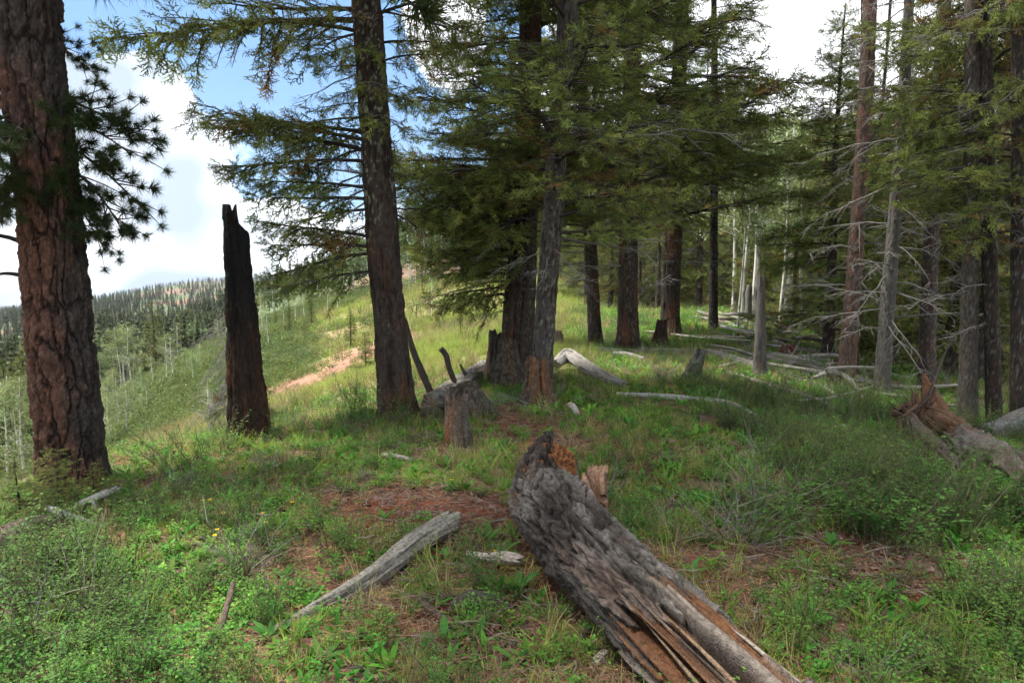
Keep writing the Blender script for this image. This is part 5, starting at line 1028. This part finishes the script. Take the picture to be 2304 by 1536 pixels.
# ------------------------------------------------------------------ ground cover
def blade(b, rg, o, az, h, lean, w, col, seg=3):
    d = np.array([math.cos(az), math.sin(az), 0]); sd_ = np.array([-math.sin(az), math.cos(az), 0]); k = np.linspace(0, 1, seg+1)
    P = o+d*(lean*h*k**1.8)[:, None]+np.array([0, 0, 1.])*(h*(k-.35*lean*k**2))[:, None]; wd = w*(1-k**1.5)
    V = np.concatenate([P[:-1]-sd_*wd[:-1, None], P[:-1]+sd_*wd[:-1, None], P[-1:]]); n = seg; F = []
    for i in range(n-1): F += [(i, n+i, n+i+1), (i, n+i+1, i+1)]
    F.append((n-1, 2*n-1, 2*n)); b.add(V, F, col)
def tuft(seed, n, h, spread, lean, w, cols, mat, seg=2):
    rg = np.random.default_rng(seed); b = MB()
    for _ in range(n):
        r_, a = spread*rg.random()**.5, rg.uniform(0, 6.28); blade(b, rg, np.array([r_*math.cos(a), r_*math.sin(a), -.01]), a+rg.normal()*.8, h*rg.uniform(.45, 1.15), lean*rg.uniform(.3, 1.6), w*rg.uniform(.6, 1.2), np.array(cols[rg.integers(len(cols))])*rg.uniform(.75, 1.25), seg)
    return b.mesh('tuft', [mat], False)
def leaf(b, o, d, up, l, w, col, fold=.25, curl=.2):
    d = d/np.linalg.norm(d); s = np.cross(d, up); s /= np.linalg.norm(s)+1e-9; n_ = np.cross(s, d); k = np.array([0, .3, .65, 1.]); ww = np.array([.12, .85, .8, 0])*w/2
    M_ = o+d*(l*k)[:, None]-n_*(curl*l*k**2)[:, None]; Lf = M_+s*ww[:, None]+n_*(fold*ww)[:, None]; Rt = M_-s*ww[:, None]+n_*(fold*ww)[:, None]
    V = np.concatenate([M_, Lf[:3], Rt[:3]]); F = [(0, 4, 5), (0, 5, 1), (1, 5, 6), (1, 6, 2), (2, 6, 3), (0, 1, 8), (0, 8, 7), (1, 2, 9), (1, 9, 8), (2, 3, 9)]; b.add(V, F, col)
def rosette(seed, n, l, w, col, lift=.7):
    rg = np.random.default_rng(seed); b = MB()
    for i in range(n):
        a = i*2.4+rg.normal()*.3; e = rg.uniform(.25, 1.15)*lift; d = np.array([math.cos(a)*math.cos(e), math.sin(a)*math.cos(e), math.sin(e)]); q = l*rg.uniform(.6, 1.15); o = d*.02; leaf(b, o, d, np.array([0, 0, 1.]), q, w*rg.uniform(.8, 1.2)*q/l, np.array(col)*rg.uniform(.75, 1.3), .25, rg.uniform(.05, .35))
    return b.mesh('rosette', [M_LEAF], True)
def herb(seed, stems, h, leaf_l, per, col, stemcol=(.10, .075, .05), spread=.12, w=.75, lean=.5):
    """stems carrying small leaves"""
    rg = np.random.default_rng(seed); b = MB()
    for _ in range(stems):
        a = rg.uniform(0, 6.28); r_ = spread*rg.random()*.5; o = np.array([r_*math.cos(a), r_*math.sin(a), -.01]); k = np.linspace(0, 1, 5); hh = h*rg.uniform(.6, 1.15); P = o+np.array([math.cos(a), math.sin(a), 0])*(lean*hh*k**1.4)[:, None]*rg.uniform(.2, 1.2)+np.array([0, 0, 1.])*(hh*k)[:, None]+rg.normal(size=(5, 3))*.012*k[:, None]
        b.add(*tube(P, .0028*(1-.6*k), 3, False), stemcol, 0)
        for j in range(per):
            x = rg.uniform(.2, 1); i = min(int(x*4), 3); p = P[i]+(P[i+1]-P[i])*(x*4-i); aa = rg.uniform(0, 6.28); d = np.array([math.cos(aa), math.sin(aa), rg.uniform(-.2, .7)]); p = p+d*rg.uniform(0, .03)
            s = np.cross(d, [0, 0, 1.]); s /= np.linalg.norm(s); l = leaf_l*rg.uniform(.6, 1.3); d = d/np.linalg.norm(d); dn = np.array([0, 0, -.15*l]); ww = l*w/2
            b.add(np.array([p, p+d*l*.5+s*ww, p+d*l+dn, p+d*l*.5-s*ww]), [(0, 1, 2), (0, 2, 3)], np.array(col)*rg.uniform(.6, 1.35), 1)
    return b.mesh('herb', [M_TWIG, M_LEAF], False)
def twiggy(seed, n, h, col):
    rg = np.random.default_rng(seed); b = MB()
    for _ in range(n):
        a = rg.uniform(0, 6.28); k = np.linspace(0, 1, 5); d = np.array([math.cos(a)*rg.uniform(.2, 1), math.sin(a)*rg.uniform(.2, 1), rg.uniform(.5, 1.2)]); P = d*h*rg.uniform(.5, 1.1)*k[:, None]+rg.normal(size=(5, 3))*.02*k[:, None]; b.add(*tube(P, .0024*(1-.7*k)+.0004, 3, False), np.array(col)*rg.uniform(.6, 1.3))
        for _ in range(3):
            q = P[rg.integers(1, 4)]; e = q+(d+rg.normal(size=3)*.6)*h*rg.uniform(.15, .4); b.add(*tube(np.array([q, (q+e)/2+rg.normal(size=3)*.01, e]), [.0014, .001, .0005], 3, False), np.array(col)*rg.uniform(.6, 1.3))
    return b.mesh('twiggy', [M_TWIG], False)
def litter(seed, n, rad, l, w, cols):
    rg = np.random.default_rng(seed); V = []; C = []
    for _ in range(n):
        r_, a = rad*rg.random()**.6, rg.uniform(0, 6.28); o = np.array([r_*math.cos(a), r_*math.sin(a), rg.uniform(.004, .028)]); az = rg.uniform(0, 6.28); d = np.array([math.cos(az), math.sin(az), rg.normal()*.12]); s = np.array([-d[1], d[0], rg.normal()*.4])*w/2; q = l*rg.uniform(.5, 1.2); V += [o-s, o+s, o+d*q]; c = np.array(cols[rg.integers(len(cols))])*rg.uniform(.6, 1.3); C += [c]*3
    b = MB(); b.add(np.array(V), np.arange(len(V)).reshape(-1, 3), np.array(C)); return b.mesh('litter', [M_LITTER], False)
GR = [(0.207, 0.301, 0.048), (0.241, 0.325, 0.057), (0.168, 0.260, 0.040)]; DRY = [(.36, .29, .15), (.30, .24, .12), (.22, .19, .085)]; MIXG = GR+[(0.336, 0.295, 0.114)]
LV = (0.095, 0.269, 0.034)
COVER = [tuft(1, 18, .13, .07, .6, .0048, GR, M_GRASS), tuft(2, 20, .20, .07, .8, .0046, MIXG, M_GRASS), tuft(3, 18, .30, .06, .7, .0040, MIXG, M_GRASS, 3),      # 0-2 green
         tuft(4, 20, .24, .07, .9, .0040, DRY, M_GRASS), tuft(5, 18, .42, .06, .6, .0038, DRY, M_GRASS, 3),                                      # 3-4 dry
         rosette(6, 8, .12, .042, LV), rosette(7, 7, .15, .05, LV, 1.), rosette(8, 6, .10, .045, (0.070, 0.173, 0.030)),                               # 5-7 broad leaves
         herb(9, 9, .16, .028, 13, (0.104, 0.269, 0.038)), herb(10, 12, .12, .024, 14, (0.116, 0.284, 0.042), spread=.2), herb(11, 8, .24, .022, 18, (0.112, 0.213, 0.046)),   # 8-10 small-leaved
         herb(12, 9, .42, .024, 24, (0.060, 0.139, 0.025), lean=.6, spread=.2), herb(13, 10, .52, .022, 26, (0.074, 0.150, 0.029), lean=.7, spread=.25),       # 11-12 shrublets
         twiggy(14, 12, .30, (.16, .13, .11)), twiggy(15, 10, .42, (.22, .2, .18)),                                                               # 13-14 bare twigs
         litter(16, 70, .22, .10, .0035, [(.24, .12, .065), (.30, .17, .09), (.17, .085, .05)]), litter(17, 30, .25, .03, .012, [(.16, .09, .06), (.10, .06, .045), (.20, .14, .10)]), litter(18, 60, .22, .12, .003, [(.33, .22, .12), (.27, .15, .08)])]   # 15-17 litter
def bush_clump(seed, n, col):
    rg = np.random.default_rng(seed); cen = np.stack([rg.normal(size=14)*.22, rg.normal(size=14)*.22, rg.uniform(.05, .32, 14)], 1); b = MB(); b.add(*leaf_cloud(rg, cen, n, .055, .08, col)); return b.mesh('bush', [M_LEAF], False)
COVER += [bush_clump(19, 190, (.15, .195, .06)), bush_clump(20, 160, (.115, .155, .055))]
def twig_litter(seed, n, rad):
    rg = np.random.default_rng(seed); b = MB()
    for _ in range(n):
        a, az = rg.uniform(0, 6.28), rg.uniform(0, 6.28); o = np.array([math.cos(a), math.sin(a), 0])*rad*rg.random()**.5+[0, 0, rg.uniform(.006, .03)]; d = np.array([math.cos(az), math.sin(az), rg.normal()*.1]); l = rg.uniform(.06, .24); k = np.linspace(0, 1, 4); b.add(*tube(o+d*l*k[:, None]+rg.normal(size=(4, 3))*.006, rg.uniform(.0015, .0045)*(1-.5*k), 4, False), np.array([.15, .12, .095])*rg.uniform(.5, 1.8))
    return b.mesh('twigs', [M_TWIG], False)
COVER += [twig_litter(31, 14, .3), litter(32, 16, .3, .055, .03, [(.10, .065, .05), (.15, .10, .075), (.07, .05, .04)])]
COVER_COL = hidden_collection('cover_kind', COVER)
def keep_out(x, y, slack=0.):
    ok = np.ones(len(x), bool)
    for x0, y0, x1, y1, r_ in KEEP:
        dx, dy = x1-x0, y1-y0; t = np.clip(((x-x0)*dx+(y-y0)*dy)/(dx*dx+dy*dy+1e-9), 0, 1); ok &= np.hypot(x-x0-t*dx, y-y0-t*dy) > r_+slack
    for a, b, r_ in TREES: ok &= np.hypot(x-a, y-b) > r_*.95
    return ok
def band(rg, r0, r1, dens, half=44):
    n = int(dens*R(half)*(r1*r1-r0*r0)); r_ = np.sqrt(rg.random(n)*(r1*r1-r0*r0)+r0*r0); a = np.radians(rg.uniform(-half, half, n)); return r_*np.sin(a), r_*np.cos(a)
def pick(rg, W):
    """choose a kind per point from weights (n, k); -1 where the weights sum below a random draw"""
    c = np.cumsum(W, 1); u = rg.random(len(W))[:, None]; i = (u > c).sum(1); return np.where(i >= W.shape[1], -1, i)
def cover():
    rg = np.random.default_rng(2024); G_, D_, S_, L_ = ([], [], [], []), ([], [], [], []), ([], [], [], []), ([], [], [], [])
    for r0, r1, dens, sc in [(1.2, 3.2, 420, .55), (3.2, 6, 330, .56), (6, 10, 200, .62), (10, 16, 110, .75), (16, 30, 45, 1.05), (30, 50, 15, 1.6), (50, 80, 7, 2.3)]:
        x, y = band(rg, r0, r1, dens)
        if r0 >= 30: m = (meadow_mask(x, y) > .25) | (np.arctan2(x, y) > .05) | (np.arctan2(x, y) < -.1); x, y = x[m], y[m]
        if r0 >= 50: m = np.arctan2(x, y) < .15; x, y = x[m], y[m]
        m = keep_out(x, y, .0); x, y = x[m], y[m]; n = len(x); P = np.stack([x, y, 0*x], 1); r_ = np.hypot(x, y)
        so = soil_mask(x, y); me = meadow_mask(x, y); g1 = fbm(P*.9+3, 3); g2 = fbm(P*1.6+11, 3); g3 = fbm(P*.35+7, 3); gap = fbm(P*2.4+19, 3)
        rightb = sstep(.15, .75, (x-1.1-.08*y)/1.2)*(1-sstep(7, 11, y)); leftb = sstep(.3, 1.2, (-x-.15*y)/1.0)*(1-sstep(3.6, 5.0, y)); shade = sstep(.22, .5, np.arctan2(x, y))*sstep(7, 12, r_)
        W = np.zeros((n, 22))
        gr = sstep(.35, .6, g1)*.9+.18; fb = sstep(.42, .62, g2); 
        W[:, 0] = .20*gr; W[:, 1] = .12*gr; W[:, 2] = .035*gr+.01; W[:, 3] = .03+.10*sstep(.5, .65, g3); W[:, 4] = .006+.035*sstep(.55, .7, g3)
        W[:, 5] = .11*fb+.03; W[:, 6] = .11*fb+.025; W[:, 7] = .12*fb+.02; W[:, 8] = .12*fb+.03; W[:, 9] = .15*fb+.05; W[:, 10] = .035+.04*fb
        W[:, 11] = .012+.14*rightb+.12*leftb; W[:, 12] = .006+.12*rightb+.06*leftb; W[:, 13] = .005+.012*rightb; W[:, 14] = .003+.008*rightb+.006*leftb
        W[:, 8:11] *= (1+1.0*rightb+1.4*leftb)[:, None]; W[:, 0:3] *= (1-.35*leftb-.25*rightb)[:, None]
        W[:, 20] = .03+.03*so; W[:, 21] = .025+.03*so; W[:, 15] = .07-.02*so; W[:, 16] = .06+.10*so; W[:, 17] = .05
        bare = (1-sstep(.34, .44, gap)*1.)*.65
        W[:, :15] *= ((1-.97*np.clip(so*1.1, 0, 1))*(1-bare*(1-.5*rightb)))[:, None]; W[:, 15:18] += (.06*bare)[:, None]
        # open meadow: pale tall grass with greener patches of herbs
        g = me[:, None]; WM = np.zeros_like(W); gm = sstep(.45, .62, fbm(P*.22+9, 3))*(1-.9*straw_mask(x, y)); sw = straw_mask(x, y); WM[:, 3] = (.16+.2*sw)*(1-.6*gm); WM[:, 4] = (.16+.3*sw)*(1-.7*gm); WM[:, 2] = .24+.2*gm; WM[:, 1] = .2+.1*gm; WM[:, 10] = .05+.25*gm; WM[:, 8] = .1*gm; WM[:, 12] = .01; fr = sstep(18, 30, r_); WM[:, 18] = .30*gm*gm*fr; WM[:, 19] = .08*gm*fr; WM[:, 10] *= 1-.6*fr; WM *= (1-.96*np.clip(so*1.1, 0, 1))[:, None]
        W = W*(1-g)+WM*g
        vs = (sstep(12, 20, r_)*sstep(-.12, -.22, np.arctan2(x, y))*(1-me))[:, None]; WV = np.zeros_like(W); WV[:, 18] = .34; WV[:, 19] = .26; WV[:, 10] = .1; WV[:, 2] = .2; WV *= (1-.85*np.clip(so, 0, 1))[:, None]; W = W*(1-vs)+WV*vs
        W[:, 15:18] *= (r_ < 12)[:, None]; W[:, 20:] *= (r_ < 12)[:, None]
        W[:, 5:8] *= np.where(r_ > 12, .5, 1.)[:, None]; W *= (1-.35*shade)[:, None]
        W[:, :15] *= 1.25
        k = pick(rg, W); m = k >= 0; x, y, k, r_ = x[m], y[m], k[m], r_[m]; n = len(x); z = H(x, y)
        s = sc*rg.uniform(.65, 1.3, n)*(.8+.5*fbm(np.stack([x, y, 0*x], 1)*1.1+31, 2)); lit = ((k >= 15) & (k <= 17)) | (k >= 20); s = np.where(lit, rg.uniform(.7, 1.2, n), s); s = np.where((k == 18) | (k == 19), rg.uniform(.5, 1.1, n)*np.clip(r_/26, .6, 1.9), s)
        tl = np.where(lit, .0, .13); rot = np.stack([rg.normal(size=n)*tl, rg.normal(size=n)*tl, rg.uniform(0, 6.28, n)], 1); Pz = np.stack([x, y, z-.01*(~lit)], 1); sv = np.stack([s, s, s*rg.uniform(.8, 1.2, n)], 1)
        for dst, sel in ((G_, (k <= 2)), (D_, (k == 3) | (k == 4)), (S_, ((k >= 5) & (k <= 14)) | (k == 18) | (k == 19)), (L_, lit)):
            for lst, arr in zip(dst, (Pz[sel], k[sel], sv[sel], rot[sel])): lst.append(arr)
    for nm, dst, lab in (('green_grass', G_, 'green grass growing over the ridge and clearing'), ('dry_grass', D_, 'pale dry grass on the ridge and open hillside'), ('leafy_ground_cover', S_, 'low leafy herbs and shrublets covering the forest floor'), ('needle_litter', L_, 'brown fallen needles, twigs and bark crumbs on the soil')):
        scatter(nm, *[np.concatenate(a) for a in dst], COVER_COL, lab); print(nm, sum(len(a) for a in dst[1]))
cover()
# ------------------------------------------------------------------ plants that stand out singly
rg = np.random.default_rng(404)
LEAFS = []
for i, (l, w, c) in enumerate([(.12, .045, (.08, .205, .038)), (.10, .042, (.10, .23, .042)), (.14, .05, (.072, .18, .034))]):
    b = MB(); leaf(b, np.array([.012, 0, 0]), np.array([1., 0, 0]), np.array([0, 0, 1.]), l, w, np.array(c), .3, .22); LEAFS.append(b.mesh('leaf', [M_LEAF]))
spots_ = [(868, 1172), (1072, 1318), (1212, 1290), (1160, 1332), (1100, 1338), (860, 1420), (1168, 1495), (1552, 1295), (1435, 1192), (1005, 1050), (1060, 1045), (520, 1268), (455, 1262), (560, 1205), (640, 1300), (760, 1222), (800, 1240), (905, 1232), (950, 1222), (1098, 1220), (1130, 1248), (1010, 1262), (1745, 1480), (1800, 1470), (1485, 1110), (1385, 1120), (700, 1190), (1050, 1105), (1250, 1080), (1160, 1418), (1000, 1440), (1410, 1510), (1870, 1230), (380, 1300), (250, 1330), (330, 1420), (610, 1440), (720, 1490), (1600, 1050), (1500, 1040)]
for px, py in spots_:
    p = hit(px, py)
    if not keep_out(np.array([p[0]]), np.array([p[1]]))[0]: continue
    t = thing('leafy_plant', p, 'broad-leaved bright green plant growing low among the grass and litter', 'plant', 'broad-leaved plants near the logs'); t.rotation_euler = (0, 0, rg.uniform(0, 6.28)); s = rg.uniform(.65, 1.05); t.scale = (s, s, s)
    for i in range(rg.integers(6, 10)):
        o = link('leaf', LEAFS[rg.integers(3)], t); o.rotation_euler = Matrix([list(q) for q in bough_rot(i*2.4+rg.normal()*.25, rg.uniform(.25, 1.1))]).to_euler(); q = rg.uniform(.65, 1.15); o.scale = (q, q, q)
# yellow flowers
b = MB()
for i in range(13):
    a = i*2*math.pi/13; d = np.array([math.cos(a), math.sin(a), .25]); s_ = np.array([-math.sin(a), math.cos(a), 0])*.0035; b.add(np.array([[0, 0, 0], d*.010+s_, d*.017, d*.010-s_]), [(0, 1, 2), (0, 2, 3)], (.75, .55, .02))
b.add(*tube(np.array([[0, 0, -.002], [0, 0, .006]]), [.006, .005], 8), C=(.6, .38, .01)); FL = b.mesh('flower_head', [M_FLOWER], False)
for px, py, base in [(1281, 1277, 1375), (1358, 1240, 1330), (480, 1200, 1228), (486, 1187, 1222), (595, 1171, 1195), (589, 1150, 1180), (655, 1126, 1150), (500, 1150, 1175), (594, 1025, 1045), (470, 1120, 1145), (455, 1122, 1150), (1013, 1076, 1095), (1110, 1235, 1255), (1560, 980, 995), (980, 1203, 1222)]:
    p = hit(px, base); h_ = at(px, py, p[1])[2]-p[2]; h_ = min(max(h_, .05), .4)
    t = thing('yellow_flower', p, 'small yellow flower on a thin green stem in the grass', 'flower', 'small yellow flowers'); k = np.linspace(0, 1, 6); P = np.stack([.012*np.sin(k*2), 0*k, h_*k-.01], 1); b = MB(); b.add(*tube(P, .0016, 4, False), C=(.10, .16, .05)); b.obj('stem', M_LEAF, t)
    o = link('flower_head', FL, t); o.location = P[-1]; o.scale = (.85,)*3
# pine cones
b = MB(); b.add(*tube(np.array([[-.035, 0, .02], [-.02, 0, .02], [.01, 0, .02], [.035, 0, .02]]), [.006, .016, .016, .005], 8), C=(.06, .04, .03))
for i in range(60):
    u = i/60; a = i*2.4; x = -.034+.068*u; r_ = .021*math.sin(math.pi*(.12+.8*u)); d = np.array([-.5, math.cos(a), math.sin(a)]); o = np.array([x, math.cos(a)*r_*.4, .02+math.sin(a)*r_*.4]); s_ = np.array([0, -math.sin(a), math.cos(a)])*.006; b.add(np.array([o-s_, o+s_, o+d*.012+s_*.6, o+d*.012-s_*.6]), [(0, 1, 2), (0, 2, 3)], np.array([.13, .085, .055])*rg.uniform(.5, 1.5))
CONE = b.mesh('pine_cone', [M_WOOD], False)
for px, py, lab in [(815, 1442, 'pine cone at the bottom left of the ribbed bark chunk'), (1060, 1212, 'pine cone on the red soil beside the weathered log end'), (700, 1482, 'pine cone near the bottom edge left of centre'), (650, 1150, 'pine cone in the grass on the left'), (1320, 1440, 'pine cone under the left side of the big log')]:
    p = hit(px, py); o = link('pine_cone', CONE, None, p, lab, 'pine cone', 'pine cones on the ground'); o.rotation_euler = (rg.uniform(0, 1), rg.uniform(-.2, .2), rg.uniform(0, 6.28)); o.scale = (1.1,)*3
# shrubs
def shrub(px, py, h_, wide, kind, label, seed, n=3, ymin=0.):
    p = hit(px, py, ymin); t = thing('shrub', p, label, 'shrub'); q = np.random.default_rng(seed)
    tw = {'bare': [COVER[13], COVER[14]], 'leafy': [COVER[11], COVER[12]], 'mixed': [COVER[12], COVER[14], COVER[13]]}[kind]
    for i in range(n):
        me = tw[i % len(tw)]; o = link('stems' if me in (COVER[13], COVER[14]) else 'leafy_stems', me, t); s = h_/.45*q.uniform(.8, 1.15); o.scale = (s*wide, s*wide, s); o.rotation_euler = (q.normal()*.1, q.normal()*.1, q.uniform(0, 6.28)); o.location = (q.normal()*.1*wide, q.normal()*.1*wide, -.02)
for a in [(1480, 860, .55, 1.1, 'bare', 'dark bare shrub standing in the clearing left of leaning stump', 1, 4), (1742, 888, .45, .8, 'bare', 'dark bare shrub in front of the standing grey snag', 2, 3), (548, 1285, .50, 1.0, 'bare', 'thin bare twigs arching up in the left foreground', 3, 3), (830, 935, .50, 1.0, 'leafy', 'leafy green bush left of the leaning fir', 4, 4),
          (1655, 1205, .42, 1.3, 'mixed', 'grey twiggy shrub right of the big log', 5, 5), (1720, 1160, .40, 1.3, 'mixed', 'loose grey-green shrub behind the twiggy one on the right', 6, 5), (1960, 1190, .40, 1.4, 'leafy', 'leafy shrub above the red soil on the right', 7, 5), (2110, 1240, .45, 1.5, 'leafy', 'leafy shrub overhanging the red soil at right', 8, 5), (2230, 1180, .5, 1.5, 'leafy', 'dense leafy shrub near the right edge', 9, 5),
          (120, 1400, .40, 1.2, 'mixed', 'twiggy green shrub in the lower left corner', 10, 5), (330, 1180, .25, 1.2, 'leafy', 'small leafy shrub right of the forked branch', 11, 3), (600, 985, .35, .9, 'leafy', 'small green bush at the foot of the burnt snag', 12, 3), (395, 1060, .40, 1.3, 'leafy', 'low leafy bush on the shoulder right of ponderosa', 13, 4), (1590, 955, .3, 1., 'bare', 'tiny dark twig bush in the grass of the clearing', 14, 2), (1870, 980, .3, 1., 'bare', 'low grey twig bush left of the uprooted log', 15, 3), (60, 1290, .35, 1.3, 'leafy', 'leafy shrub below the rotten log at left', 16, 4)]: shrub(*a)
# fir saplings at the foot of the ponderosa
for px, py, h_, w, lab in [(135, 1150, .50, 1.7, 'soft green fir sapling at the foot of the ponderosa pine'), (45, 1165, .45, 1.7, 'fir sapling left of the ponderosa foot at the left edge'), (215, 1125, .30, 1.6, 'tiny fir sapling right of the ponderosa foot'), (905, 905, .45, 1.0, 'fir seedling against the leaning fir trunk')]:
    p = hit(px, py); mid_tree('sapling', p, h_*1.0, px*.1, lab, 'fir_sapling', wide=w)
# ------------------------------------------------------------------ air
def build_haze():
    m = bpy.data.materials.new('thin_haze'); m.use_nodes = True; nt = m.node_tree; nt.nodes.clear(); out = nt.nodes.new('ShaderNodeOutputMaterial'); v = nt.nodes.new('ShaderNodeVolumePrincipled')
    v.inputs['Color'].default_value = (.80, .88, 1, 1); v.inputs['Density'].default_value = .00007; v.inputs['Anisotropy'].default_value = .2; nt.links.new(v.outputs[0], out.inputs['Volume'])
    g = bpy.data.objects['ground'].data; co = np.empty(len(g.vertices)*3, np.float32); g.vertices.foreach_get('co', co); z = co.reshape(-1, 3)[:, 2]; z0, z1 = float(z.min())-1.5, float(z.max())+40
    L_ = 2650.; V = np.array([[x, y, q] for q in (z0, z1) for y in (-L_, L_) for x in (-L_, L_)]); F = [(0, 2, 3), (0, 3, 1), (4, 5, 7), (4, 7, 6), (0, 1, 5), (0, 5, 4), (2, 6, 7), (2, 7, 3), (0, 4, 6), (0, 6, 2), (1, 3, 7), (1, 7, 5)]
    b = MB(); b.add(V, F); o = b.obj('haze', [m], smooth=False, kind='stuff'); o['label'] = 'thin bluish haze between the camera and the far hills'; o.display_type = 'WIRE'
build_haze()
